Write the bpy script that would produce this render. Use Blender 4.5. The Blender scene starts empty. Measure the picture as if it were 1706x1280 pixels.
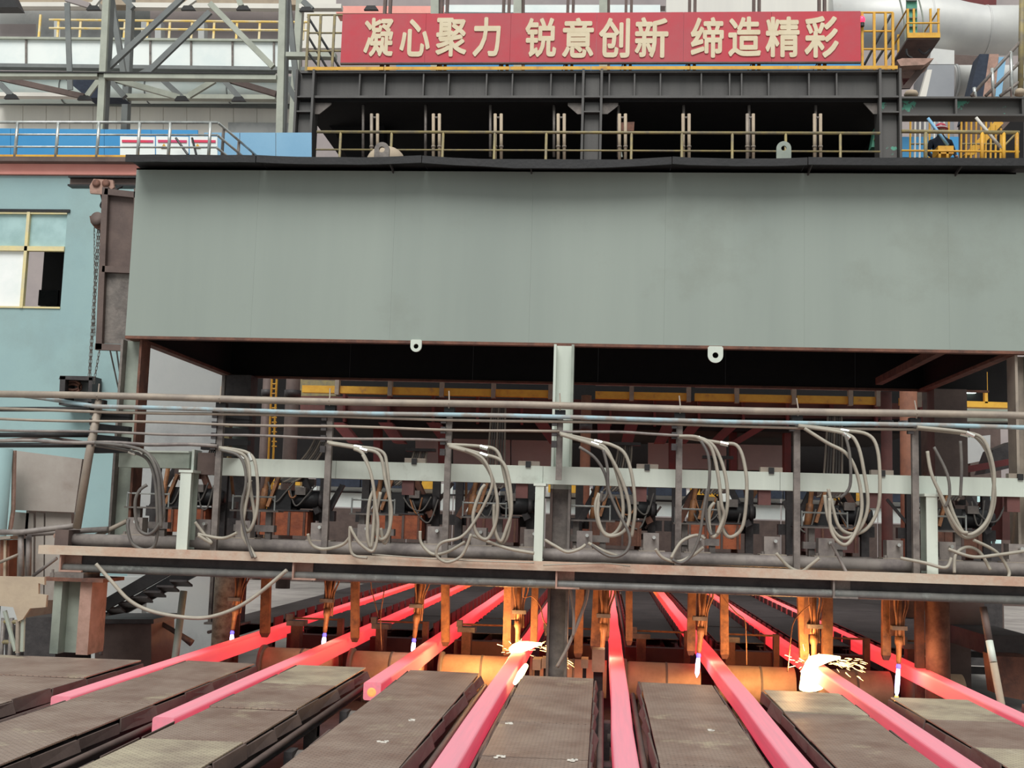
import bpy, math, random
from mathutils import Vector, Matrix
random.seed(7)
S = bpy.context.scene
COL = S.collection
# ------------------------------------------------------------------ camera
FPX, CX, CY = 1938.0, 853.0, 640.0
dy = Vector((153.5, -229.8, -FPX)).normalized()
dz = Vector((1, -0.0296, 0)).cross(dy).normalized()
dx = dy.cross(dz)
R = Matrix((dx, dy, dz))
EYE = Vector((0, 0, 2.59))
cam = bpy.data.objects.new('camera', bpy.data.cameras.new('camera'))
cam.data.sensor_fit = 'HORIZONTAL'; cam.data.sensor_width = 36
cam.data.lens = FPX / 1706 * 36; cam.data.clip_end = 300
cam.matrix_world = Matrix.Translation(EYE) @ R.to_4x4()
COL.objects.link(cam); S.camera = cam
# ------------------------------------------------------------------ light
S.view_settings.view_transform = 'Standard'; S.view_settings.look = 'None'
S.view_settings.gamma = 1; S.view_settings.use_curve_mapping = False
S.view_settings.exposure = 0.08
w = bpy.data.worlds.new('world'); S.world = w; w.use_nodes = True
w.node_tree.nodes['Background'].inputs[0].default_value = (0.95, 1.0, 0.99, 1)
w.node_tree.nodes['Background'].inputs[1].default_value = 0.52
sun = bpy.data.objects.new('roof_daylight', bpy.data.lights.new('roof_daylight', 'SUN'))
sun.data.energy = 3.0; sun.data.angle = math.radians(38); sun.data.color = (1.0, 0.99, 0.96)
sun.rotation_euler = (math.radians(37), math.radians(-5), 0)
COL.objects.link(sun)
# ------------------------------------------------------------------ helpers
def ray(px, py): return R @ Vector((px - CX, CY - py, -FPX))
def A(px, py, Y):
    d = ray(px, py); return EYE + d * (Y / d.y)
def ON(px, py, z):
    d = ray(px, py); return EYE + d * ((z - EYE.z) / d.z)
def lin(c):
    return tuple((x/255/12.92 if x/255 <= .04045 else ((x/255+.055)/1.055)**2.4) for x in c)
class MB:
    def __init__(s): s.v = []; s.f = []
    def add(s, vs, fs):
        n = len(s.v); s.v += [Vector(v) for v in vs]; s.f += [[i+n for i in f] for f in fs]; return s
    def box(s, a, b):
        x0, y0, z0 = [min(p, q) for p, q in zip(a, b)]; x1, y1, z1 = [max(p, q) for p, q in zip(a, b)]
        return s.add([(x0,y0,z0),(x1,y0,z0),(x1,y1,z0),(x0,y1,z0),(x0,y0,z1),(x1,y0,z1),(x1,y1,z1),(x0,y1,z1)],
              [(0,3,2,1),(4,5,6,7),(0,1,5,4),(1,2,6,5),(2,3,7,6),(3,0,4,7)])
    def frame(s, p, q, up=None):
        p, q = Vector(p), Vector(q); t = (q-p).normalized()
        u = Vector(up) if up else (Vector((0,1,0)) if abs(t.z) > .9 else Vector((0,0,1)))
        a = t.cross(u).normalized(); b = a.cross(t).normalized()
        return p, q, a, b
    def bar(s, p, q, w, h, up=None):
        p, q, a, b = s.frame(p, q, up)
        c = [(-w/2,-h/2),(w/2,-h/2),(w/2,h/2),(-w/2,h/2)]
        return s.add([o + a*i + b*j for o in (p, q) for i, j in c],
              [(0,1,2,3),(7,6,5,4),(0,4,5,1),(1,5,6,2),(2,6,7,3),(3,7,4,0)])
    def ibeam(s, p, q, w, h, t=.02, up=None):
        p, q, a, b = s.frame(p, q, up)
        for o in (h/2-t/2, -h/2+t/2): s.bar(p+b*o, q+b*o, w, t, b)
        return s.bar(p, q, t, h-2*t, b)
    def tube(s, pts, r, n=8):
        pts = [Vector(p) for p in pts]; rr = r if isinstance(r, (list, tuple)) else [r]*len(pts)
        vs = []; fs = []; pa = None
        for i, p in enumerate(pts):
            t = (pts[min(i+1, len(pts)-1)] - pts[max(i-1, 0)]).normalized()
            if pa is None:
                u = Vector((0,1,0)) if abs(t.z) > .9 else Vector((0,0,1)); pa = t.cross(u).normalized()
            else:
                pa = pa - t*pa.dot(t)
                if pa.length < 1e-6: pa = t.orthogonal()
                pa.normalize()
            pb = t.cross(pa)
            vs += [p + (pa*math.cos(2*math.pi*k/n) + pb*math.sin(2*math.pi*k/n))*rr[i] for k in range(n)]
        for i in range(len(pts)-1):
            for k in range(n):
                fs.append((i*n+k, i*n+(k+1)%n, (i+1)*n+(k+1)%n, (i+1)*n+k))
        fs.append(tuple(range(n-1, -1, -1))); m = (len(pts)-1)*n; fs.append(tuple(range(m, m+n)))
        return s.add(vs, fs)
    def lathe(s, p, axis, prof, n=24):
        p = Vector(p); ax = Vector(axis).normalized()
        return s.tube([p + ax*t for r, t in prof], [max(r, .0005) for r, t in prof], n)
    def prism(s, poly, vec):
        n = len(poly); poly = [Vector(p) for p in poly]; vec = Vector(vec)
        return s.add(poly + [p+vec for p in poly],
              [tuple(range(n-1,-1,-1)), tuple(range(n, 2*n))] + [(i, (i+1)%n, (i+1)%n+n, i+n) for i in range(n)])
    def slab(s, pix, Y, d): return s.prism([A(x, y, Y) for x, y in pix], (0, d, 0))
    def ball(s, c, r, n=12, sc=(1,1,1)):
        c = Vector(c); prof = []
        vs = [c + Vector((0,0,r*sc[2]))]; fs = []
        m = n//2
        for i in range(1, m):
            th = math.pi*i/m
            for k in range(n):
                ph = 2*math.pi*k/n
                vs.append(c + Vector((r*sc[0]*math.sin(th)*math.cos(ph), r*sc[1]*math.sin(th)*math.sin(ph), r*sc[2]*math.cos(th))))
        vs.append(c - Vector((0,0,r*sc[2])))
        for k in range(n): fs.append((0, 1+k, 1+(k+1)%n))
        for i in range(m-2):
            for k in range(n): fs.append((1+i*n+k, 1+(i+1)*n+k, 1+(i+1)*n+(k+1)%n, 1+i*n+(k+1)%n))
        L = len(vs)-1; b = 1+(m-2)*n
        for k in range(n): fs.append((b+k, L, b+(k+1)%n))
        return s.add(vs, fs)
    def curve(s, ctrl, r, n=8, sub=8):
        return s.tube(spline(ctrl, sub), r, n)
def spline(c, sub=8):
    c = [Vector(p) for p in c]; out = []
    for i in range(len(c)-1):
        p0 = c[max(i-1,0)]; p1 = c[i]; p2 = c[i+1]; p3 = c[min(i+2,len(c)-1)]
        for k in range(sub):
            t = k/sub
            out.append(.5*((2*p1)+(p2-p0)*t+(2*p0-5*p1+4*p2-p3)*t*t+(3*p1-p0-3*p2+p3)*t**3))
    out.append(c[-1]); return out
def root_of(o):
    v = Vector((0,0,0))
    while o: v += o.location; o = o.parent
    return v
SMOOTH = set()
def obj(name, mb, mat, parent=None, smooth=False, label=None):
    me = bpy.data.meshes.new(name)
    if parent is None:
        lo = [min(v[i] for v in mb.v) for i in range(3)]; hi = [max(v[i] for v in mb.v) for i in range(3)]
        org = Vector(((lo[0]+hi[0])/2, (lo[1]+hi[1])/2, lo[2]))
    else: org = root_of(parent)
    me.from_pydata([v - org for v in mb.v], [], mb.f); me.update()
    if smooth:
        for p in me.polygons: p.use_smooth = len(p.vertices) == 4 or len(p.vertices) == 3
    o = bpy.data.objects.new(name, me); COL.objects.link(o)
    me.materials.append(mat)
    if parent is None: o.location = org
    else: o.parent = parent
    if label: o['label'] = label
    return o
def tag(o, label, cat, group=None, kind=None):
    if label: o['label'] = label
    if cat: o['category'] = cat
    if group: o['group'] = group
    if kind: o['kind'] = kind
    return o
def thing(name, label, cat, loc, group=None):
    o = bpy.data.objects.new(name, None); o.empty_display_size = .1; COL.objects.link(o); o.location = loc
    return tag(o, label, cat, group)
def struct(name, mb, mat, parent=None, smooth=False):
    o = obj(name, mb, mat, parent, smooth)
    if parent is None: o['kind'] = 'structure'
    return o
def kids(o): return [c for c in bpy.data.objects if c.parent == o]
def dup(o, delta, label=None, group=None, _p=None):
    c = o.copy(); COL.objects.link(c)
    if _p is not None:
        c.parent = _p
    else: c.location = o.location + Vector(delta)
    for ch in list(o.children): dup(ch, (0,0,0), _p=c)
    if label: c['label'] = label
    if group: c['group'] = group
    return c
# ------------------------------------------------------------------ materials
def mat(name, c1, c2=None, sc=3.0, rough=.6, metal=0., bump=.15, bsc=25., streak=False, emit=None, est=0., thr=(.4,.65), dirt=None, dsc=1.2, dthr=(.5,.75)):
    m = bpy.data.materials.new(name); m.use_nodes = True; nt = m.node_tree; N = nt.nodes; L = nt.links
    b = N['Principled BSDF']; b.inputs['Roughness'].default_value = rough; b.inputs['Metallic'].default_value = metal
    c1 = lin(c1); c2 = lin(c2) if c2 else tuple(x*.8 for x in c1)
    tc = N.new('ShaderNodeNewGeometry'); mp = N.new('ShaderNodeMapping')
    L.new(tc.outputs['Position'], mp.inputs[0])
    if streak: mp.inputs['Scale'].default_value = (1, 1, .08)
    n = N.new('ShaderNodeTexNoise'); n.inputs['Scale'].default_value = sc; n.inputs['Detail'].default_value = 6; n.inputs['Roughness'].default_value = .65
    L.new(mp.outputs[0], n.inputs['Vector'])
    r = N.new('ShaderNodeValToRGB'); r.color_ramp.elements[0].position = thr[0]; r.color_ramp.elements[1].position = thr[1]
    r.color_ramp.elements[0].color = (*c1, 1); r.color_ramp.elements[1].color = (*c2, 1)
    L.new(n.outputs['Fac'], r.inputs[0]); out = r.outputs[0]
    if dirt:
        n2 = N.new('ShaderNodeTexNoise'); n2.inputs['Scale'].default_value = dsc; n2.inputs['Detail'].default_value = 8; n2.inputs['Roughness'].default_value = .7
        L.new(tc.outputs['Position'], n2.inputs['Vector'])
        r2 = N.new('ShaderNodeValToRGB'); r2.color_ramp.elements[0].position = dthr[0]; r2.color_ramp.elements[1].position = dthr[1]
        L.new(n2.outputs['Fac'], r2.inputs[0])
        mx = N.new('ShaderNodeMixRGB'); L.new(r2.outputs[0], mx.inputs[0]); L.new(out, mx.inputs[1]); mx.inputs[2].default_value = (*lin(dirt), 1); out = mx.outputs[0]
    L.new(out, b.inputs['Base Color'])
    if bump:
        n3 = N.new('ShaderNodeTexNoise'); n3.inputs['Scale'].default_value = bsc; n3.inputs['Detail'].default_value = 4
        L.new(tc.outputs['Position'], n3.inputs['Vector'])
        bp = N.new('ShaderNodeBump'); bp.inputs['Strength'].default_value = bump; bp.inputs['Distance'].default_value = .02
        L.new(n3.outputs['Fac'], bp.inputs['Height']); L.new(bp.outputs[0], b.inputs['Normal'])
    if emit:
        b.inputs['Emission Color'].default_value = (*lin(emit), 1); b.inputs['Emission Strength'].default_value = est
    return m
M = {}
M['hood'] = mat('hood_paint', (146,156,148), (137,147,140), .5, .45, 0, .04, 3, streak=True, dirt=(126,132,122), dsc=.35, dthr=(.55,.8))
M['soot_and_shade'] = mat('soot_and_shade', (15,12,13), (21,18,18), 4, .9)  # soot inside the hood, elsewhere shade painted as black
M['tar'] = mat('tar_sheet', (22,22,24), (32,31,33), 3, .6)
M['rust'] = mat('rusty_steel', (120,80,64), (92,64,54), 6, .8, 0, .3, dirt=(70,50,45), dsc=4)
M['rustpaint'] = mat('rusted_primer', (172,138,124), (154,122,108), 6, .75, 0, .2, dirt=(120,105,92), dsc=3)
M['lip'] = mat('worn_lip', (190,172,152), (176,136,116), .7, .7, 0, .2, dirt=(190,184,168), dsc=2.0, dthr=(.45,.7))
M['darksteel'] = mat('dark_steel', (70,66,66), (52,49,50), 5, .6, .2, .2)
M['midsteel'] = mat('mid_steel', (128,120,114), (102,96,92), 5, .55, .2, .2, dirt=(70,62,60), dsc=3)
M['flange'] = mat('flange_grey', (122,122,118), (96,98,97), 3, .5, .1, .2, streak=True, dirt=(160,166,160), dsc=2.2, dthr=(.58,.72))
M['tanpipe'] = mat('dusty_pipe', (158,146,132), (138,128,118), 4, .6, .1, .1)
M['greypipe'] = mat('grey_pipe', (140,132,126), (112,104,102), 5, .6, .1, .1)
M['bluepipe'] = mat('blue_pipe', (150,176,184), (146,142,136), 1.6, .6, 0, .1, thr=(.45,.55))
M['hose'] = mat('grey_hose', (164,158,144), (146,140,128), 4, .6, 0, .05)
M['hosedark'] = mat('dark_hose', (104,100,94), (84,80,78), 4, .6, 0, .05)
M['white'] = mat('pale_paint', (206,214,202), (190,198,188), 1.5, .5, 0, .06, streak=True, dirt=(150,150,138), dsc=1.2, dthr=(.58,.8))
M['palegreen'] = mat('pale_green_paint', (156,164,152), (134,142,132), 2, .5, 0, .06)
M['gantry'] = mat('gantry_grey', (88,86,84), (76,74,73), 2, .55, .1, .08, streak=True)
M['gantrypatch'] = mat('gantry_grey_patched', (88,86,84), (92,160,138), 1.1, .55, .1, .08, thr=(.585,.60))
M['yellow'] = mat('yellow_paint', (222,172,60), (206,150,52), 4, .55, 0, .1, dirt=(150,120,80), dsc=4, dthr=(.58,.75))
M['olive'] = mat('worn_rail', (150,136,92), (120,112,96), 6, .6, .1, .1)
M['steelrail'] = mat('bright_rail', (196,200,196), (160,164,162), 5, .3, .5, .05)
M['red'] = mat('banner_red', (190,52,66), (178,66,76), 1.0, .55, 0, .06, 6, dirt=(176,84,88), dsc=.8, dthr=(.45,.8))
M['cream'] = mat('letter_cream', (218,204,174), (210,194,162), 4, .6, 0, .03)
M['teal'] = mat('teal_wall', (150,178,178), (144,172,174), .7, .8, 0, .05, dirt=(138,160,160), dsc=.6)
M['pink'] = mat('pink_band', (244,168,156), (238,160,148), 2, .8, 0, .05)
M['brown'] = mat('brown_steel', (104,88,82), (88,74,70), 3, .7, .1, .1)
M['blue'] = mat('blue_sheet', (52,140,196), (70,150,200), .8, .5, 0, .05)
M['paleblue'] = mat('pale_blue_sheet', (130,176,206), (120,168,200), .8, .5, 0, .05)
M['concrete'] = mat('concrete', (172,166,160), (150,144,140), 1.2, .9, 0, .1, dirt=(128,122,118), dsc=.4)
M['greywall'] = mat('grey_wall', (176,178,176), (166,168,168), .6, .85, 0, .05, dirt=(142,144,144), dsc=.6)
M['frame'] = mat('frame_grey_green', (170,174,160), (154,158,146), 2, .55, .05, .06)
M['yellowpale'] = mat('hazed_yellow_paint', (240,206,120), (232,214,170), 2.5, .6, 0, 0, thr=(.45,.55))  # yellow paled, hall haze put into the colour
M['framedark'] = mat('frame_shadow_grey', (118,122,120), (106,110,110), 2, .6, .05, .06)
M['panelwhite'] = mat('translucent_panel', (236,242,238), (222,232,230), .8, .6, 0, .03)
M['cladding'] = mat('cladding', (228,224,214), (216,212,204), .6, .8, 0, .05, streak=True)  # lightened, distance haze of the hall is in this colour
M['haze'] = mat('violet_grey_wall', (164,154,152), (148,140,140), .5, .9, 0, .03)
M['duct'] = mat('silver_duct', (206,206,202), (194,194,192), .7, .5, .15, .05, dirt=(176,150,140), dsc=.5, dthr=(.6,.85))
M['darkred'] = mat('dark_red_steel_and_glow', (112,48,48), (88,44,44), 2, .75, 0, .1)
M['maroon'] = mat('maroon_panel', (104,66,62), (84,56,54), 2, .8, 0, .1)
M['copper'] = mat('scorched_steel', (164,112,72), (128,88,60), 8, .55, .15, .3, dirt=(70,48,36), dsc=6)
M['orange'] = mat('orange_torch_lit', (176,98,64), (140,76,54), 7, .7, .1, .3, dirt=(120,70,50), dsc=5)  # torch light on the cooling boxes put into their colour
M['orangebeam'] = mat('orange_rust_panel', (126,82,62), (108,70,54), 5, .8, 0, .2)
M['barrel'] = mat('roller_barrel', (226,194,160), (204,168,136), 3, .6, .1, .1)
M['green'] = mat('green_paint', (96,164,138), (80,146,122), 3, .6)
M['black'] = mat('black_paint', (26,26,28), (36,35,36), 5, .5)
M['box'] = mat('enclosure', (166,158,150), (150,140,132), 1.2, .75, .0, .06, dirt=(126,108,98), dsc=.8)
M['sand'] = mat('sand_plate', (176,160,138), (160,144,126), 2, .8, 0, .1)
M['pit'] = mat('pit_floor', (66,58,62), (50,44,48), 3, .85, 0, .3)
M['chrome'] = mat('chrome_fitting', (220,220,214), (200,200,196), 8, .25, .8, .02)
M['window'] = mat('pane_teal', (170,200,200), (150,180,180), 2, .2, 0, .02)  # reflection of the wall put into the teal pane colour
M['panewhite'] = mat('pane_painted_reflection', (244,246,244), (232,238,236), 1.5, .15, 0, .01)  # daylight reflection painted as a white pane colour
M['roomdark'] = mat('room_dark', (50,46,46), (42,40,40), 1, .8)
M['skin'] = mat('skin', (196,150,124)); M['helmet'] = mat('helmet_red', (200,60,84), (200,60,84), 3, .3)
M['cloth'] = mat('work_jacket', (52,60,74), (42,48,62), 6, .9)
M['beacon'] = mat('beacon_red', (240,70,100), None, 3, .3, emit=(255,50,90), est=1.6)
M['lamp'] = mat('lamp_white', (240,250,245), None, 3, .3, emit=(225,255,240), est=6)
M['flame'] = mat('torch_flame', (255,255,255), None, emit=(210,200,255), est=6, bump=0)
M['flameblue'] = mat('torch_flame_root', (110,110,255), None, emit=(95,90,255), est=1.6, bump=0)
M['flametail'] = mat('torch_flame_tail', (255,200,120), None, emit=(255,190,90), est=2.0, bump=0)
M['slag'] = mat('white_hot_slag', (255,230,180), None, emit=(255,224,150), est=7, bump=0)
M['spark'] = mat('spark', (255,230,180), None, emit=(255,205,130), est=5, bump=0)
# checkered tread plate
def tread(name, c1, c2, pale):
    m = mat(name, c1, c2, 2.0, .5, .25, 0, dirt=pale, dsc=1.6, dthr=(.58,.74)); nt = m.node_tree; N = nt.nodes; L = nt.links
    g = N.new('ShaderNodeNewGeometry'); b = N['Principled BSDF']
    base = b.inputs['Base Color'].links[0].from_socket
    bk = N.new('ShaderNodeTexBrick'); bk.inputs['Scale'].default_value = 1; bk.inputs['Brick Width'].default_value = .06; bk.inputs['Row Height'].default_value = .03
    bk.inputs['Mortar Size'].default_value = .007; bk.inputs['Mortar Smooth'].default_value = .3
    bk.inputs['Color1'].default_value = (1,1,1,1); bk.inputs['Color2'].default_value = (.9,.9,.9,1); bk.inputs['Mortar'].default_value = (.66,.66,.66,1)
    L.new(g.outputs['Position'], bk.inputs['Vector'])
    mx = N.new('ShaderNodeMixRGB'); mx.blend_type = 'MULTIPLY'; mx.inputs[0].default_value = 1
    L.new(base, mx.inputs[1]); L.new(bk.outputs[0], mx.inputs[2]); L.new(mx.outputs[0], b.inputs['Base Color'])
    bp = N.new('ShaderNodeBump'); bp.inputs['Strength'].default_value = .5; bp.inputs['Distance'].default_value = .006
    L.new(bk.outputs['Fac'], bp.inputs['Height']); bp.invert = True; L.new(bp.outputs[0], b.inputs['Normal'])
    return m
M['tread'] = tread('tread_plate', (168,148,135), (144,120,108), (206,194,166))
M['treadpale'] = tread('tread_plate_dusty', (206,194,168), (166,150,134), (228,220,196))
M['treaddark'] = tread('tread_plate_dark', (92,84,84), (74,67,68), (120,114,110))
# hot steel: glow is hotter (more orange, stronger) upstream
def hot(name):
    m = bpy.data.materials.new(name); m.use_nodes = True; nt = m.node_tree; N = nt.nodes; L = nt.links
    b = N['Principled BSDF']; b.inputs['Roughness'].default_value = .7
    b.inputs['Base Color'].default_value = (.31, .27, .30, 1)
    g = N.new('ShaderNodeNewGeometry'); sx = N.new('ShaderNodeSeparateXYZ'); L.new(g.outputs['Position'], sx.inputs[0])
    mr = N.new('ShaderNodeMapRange'); mr.inputs[1].default_value = 6; mr.inputs[2].default_value = 34; L.new(sx.outputs[1], mr.inputs[0])
    r = N.new('ShaderNodeValToRGB'); e = r.color_ramp.elements
    e[0].position = 0; e[0].color = (.46, .020, .066, 1); e[1].position = 1; e[1].color = (1.0, .36, .05, 1)
    k = e.new(.2); k.color = (.60, .024, .056, 1); k = e.new(.33); k.color = (.92, .048, .055, 1); k = e.new(.55); k.color = (.88, .022, .030, 1); k = e.new(.82); k.color = (.95, .05, .03, 1)
    L.new(mr.outputs[0], r.inputs[0]); L.new(r.outputs[0], b.inputs['Emission Color'])
    mp = N.new('ShaderNodeMapping'); mp.inputs['Scale'].default_value = (9, .35, 9); L.new(g.outputs['Position'], mp.inputs[0])
    n = N.new('ShaderNodeTexNoise'); n.inputs['Scale'].default_value = 3; n.inputs['Detail'].default_value = 5; L.new(mp.outputs[0], n.inputs['Vector'])
    m2 = N.new('ShaderNodeMapRange'); m2.inputs[1].default_value = .3; m2.inputs[2].default_value = .7; m2.inputs[3].default_value = .82; m2.inputs[4].default_value = 1.06; L.new(n.outputs['Fac'], m2.inputs[0])
    m3 = N.new('ShaderNodeMapRange'); m3.inputs[1].default_value = 12; m3.inputs[2].default_value = 32; m3.inputs[3].default_value = 1.0; m3.inputs[4].default_value = 1.35; L.new(sx.outputs[1], m3.inputs[0])
    mm = N.new('ShaderNodeMath'); mm.operation = 'MULTIPLY'; L.new(m2.outputs[0], mm.inputs[0]); L.new(m3.outputs[0], mm.inputs[1])
    L.new(mm.outputs[0], b.inputs['Emission Strength'])
    return m
M['hot'] = hot('hot_steel')
SX = [.19 + 1.25*(i-4) for i in range(8)]
ORD = ['leftmost', 'second from left', 'third from left', 'fourth from left', 'fifth from left', 'sixth from left', 'seventh from left', 'rightmost']
def flame_light(name, loc, col, e, r=.12):
    l = bpy.data.objects.new(name, bpy.data.lights.new(name, 'POINT')); l.data.color = col; l.data.energy = e; l.data.shadow_soft_size = r
    l.location = loc; COL.objects.link(l); return l
# ================================================================== SETTING
struct('floor', MB().box((-45, -2, -.3), (45, 60, 0)), M['concrete'])
t = MB()
t.box((-5.6, .5, .0), (5.0, 36, .06)); struct('floor_2', t, M['pit'])
struct('wall_back', MB().box((-45, 50, 0), (45, 50.4, 40)), M['haze'])
# left building: wall with a window opening
YL = 19.0
zt = A(100, 293, YL).z; xr = A(386, 680, YL).x
wx0, wx1 = A(-70, 440, YL).x, A(106, 440, YL).x
wz1, wz0 = A(60, 354, YL).z, A(60, 514, YL).z
for a, b in (((-14, zt), (wx0, 0)), ((wx0, zt), (wx1, wz1)), ((wx0, wz0), (wx1, 0)), ((wx1, zt), (A(232, 600, YL).x, 0))):
    pass
wl = MB()
wl.box((-14, YL, 0), (wx0, YL+.25, zt)); wl.box((wx0, YL, wz1), (wx1, YL+.25, zt)); wl.box((wx0, YL, 0), (wx1, YL+.25, wz0)); wl.box((wx1, YL, 0), (A(236, 600, YL).x, YL+.25, zt))
wall_left = struct('wall_left', wl, M['teal'])
struct('wall_left_return', MB().box((A(236, 600, YL).x, YL, 0), (xr, YL+.25, A(300, 560, YL).z)), M['greywall'])
struct('trim_1', MB().box((-14, YL-.06, A(100, 292, YL).z), (A(232, 300, YL).x, YL+.25, A(100, 275, YL).z)), M['pink'])
slabz = A(100, 275, YL).z
struct('trim_2', MB().box((-14, YL-.22, slabz), (A(470, 270, YL).x, YL+2.6, slabz+.08)), M['brown'])
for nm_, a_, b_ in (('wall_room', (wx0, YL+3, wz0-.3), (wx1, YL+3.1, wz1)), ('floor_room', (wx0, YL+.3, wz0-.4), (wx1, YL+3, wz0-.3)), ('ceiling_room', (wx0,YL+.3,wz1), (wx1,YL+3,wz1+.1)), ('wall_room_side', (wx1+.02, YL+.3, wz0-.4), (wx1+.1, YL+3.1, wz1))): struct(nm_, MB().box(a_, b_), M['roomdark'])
win = thing('window_1', None, None, (wx0, YL, wz0)); win['kind'] = 'structure'
zm = A(60, 416, YL).z; xm = A(42, 440, YL).x; fw = .055
fr = MB(); fr.box((wx0, YL-.03, zm-fw/2), (wx1, YL+.05, zm+fw)); fr.box((xm-fw/2, YL-.03, wz0), (xm+fw/2, YL+.05, wz1)); fr.box((wx0, YL-.02, wz1-.03), (wx1, YL+.05, wz1)); fr.box((wx0,YL-.02,wz0),(wx1,YL+.05,wz0+.03))
obj('window_frame', fr, mat('window_frame_cream', (222,206,150), (206,196,160), 4), win)
obj('pane', MB().box((wx0, YL+.03, zm), (xm, YL+.045, wz1)), M['window'], win)
obj('pane', MB().box((xm, YL+.03, zm), (wx1, YL+.045, wz1)), M['window'], win)
obj('pane', MB().box((wx0, YL+.03, wz0), (xm-.04, YL+.045, zm)), M['panewhite'], win, label='bright white pane with daylight reflection put into its colour')
obj('lintel', MB().box((wx0, YL-.03, wz1), (wx1+.05, YL+.0, wz1+.05)), M['black'], win)
o = MB(); c = A(88, 492, YL+2); o.box((c.x-.28, c.y, c.z-.2), (c.x+.1, c.y+.06, c.z+.1)); mo = thing('computer_monitor', 'black monitor on the desk inside the open control room window', 'monitor', (c.x, c.y, c.z-.4))
obj('screen', o, M['black'], mo); obj('stand', MB().box((c.x-.12, c.y, wz0+.1), (c.x-.06, c.y+.05, c.z-.2)).box((c.x-.25,c.y-.1,wz0+.08),(c.x+.05,c.y+.15,wz0+.1)), M['black'], mo)
dk = thing('office_desk', 'dark desk just inside the open control room window', 'desk', (wx1-1.2, YL+1.8, wz0-.3))
obj('desk_top', MB().box((wx0+.3, YL+1.5, wz0+.03), (wx1-.1, YL+2.4, wz0+.08)), M['cloth'], dk); 
for x in (wx0+.4, wx1-.25): obj('leg', MB().box((x, YL+1.6, wz0-.3), (x+.06, YL+2.3, wz0+.03)), M['black'], dk)
# ================================================================== STRANDS
ends = [ON(45, 1158, .9).y, ON(222, 1193, .9).y, ON(592, 1136, .9).y, 1.2, 1.2, 1.2, 1.2, 1.2]
desc = ['hot pink steel billet with its near end showing, leftmost of the eight strands', 'hot pink steel billet with its near end showing, second strand from the left',
 'short hot billet with a glowing orange spot on its end, third from left', 'hot pink steel billet being cut amid sparks, left of the grey centre column',
 'hot pink steel billet running almost straight at the viewer, right of the grey centre column', 'hot pink steel billet, third strand from the right',
 'hot pink steel billet with white hot slag beside the torch, second strand from the right', 'hot pink steel billet on the far right edge, rightmost of the eight strands']
for i, x in enumerate(SX):
    b = MB(); rad = .022; h = .09
    pr = []
    for sx_, sz_, a0 in ((1,1,0),(-1,1,90),(-1,-1,180),(1,-1,270)):
        for k in range(4):
            a = math.radians(a0+30*k); pr.append((x + sx_*(h-rad) + rad*math.cos(a), .81 + sz_*(h-rad) + rad*math.sin(a)))
    ys = [ends[i]] + [y for y in [2+2*k for k in range(17)] if y > ends[i]+.5] + [35]
    n = len(pr)
    vs = []; fs = []
    for y in ys:
        wob = .006*math.sin(y*1.3+i); vs += [(px_+wob, y, pz) for px_, pz in pr]
    for k in range(len(ys)-1):
        for j in range(n): fs.append((k*n+j, k*n+(j+1)%n, (k+1)*n+(j+1)%n, (k+1)*n+j))
    fs.append(tuple(range(n-1,-1,-1))); fs.append(tuple(range((len(ys)-1)*n, len(ys)*n)))
    b.add(vs, fs)
    o = tag(obj('steel_billet', b, M['hot']), desc[i], 'billet', 'hot billets on the eight strands')
    if i == 2:
        sp = obj('hot_core', MB().lathe((x-.01, ends[i]-.004, .80), (0,1,0), [(.03, 0), (.055, .006)], 20), mat('hot_core', (255,180,100), None, emit=(255,120,70), est=1.1, bump=0), o, label='orange glowing centre of the cut end')
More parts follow.
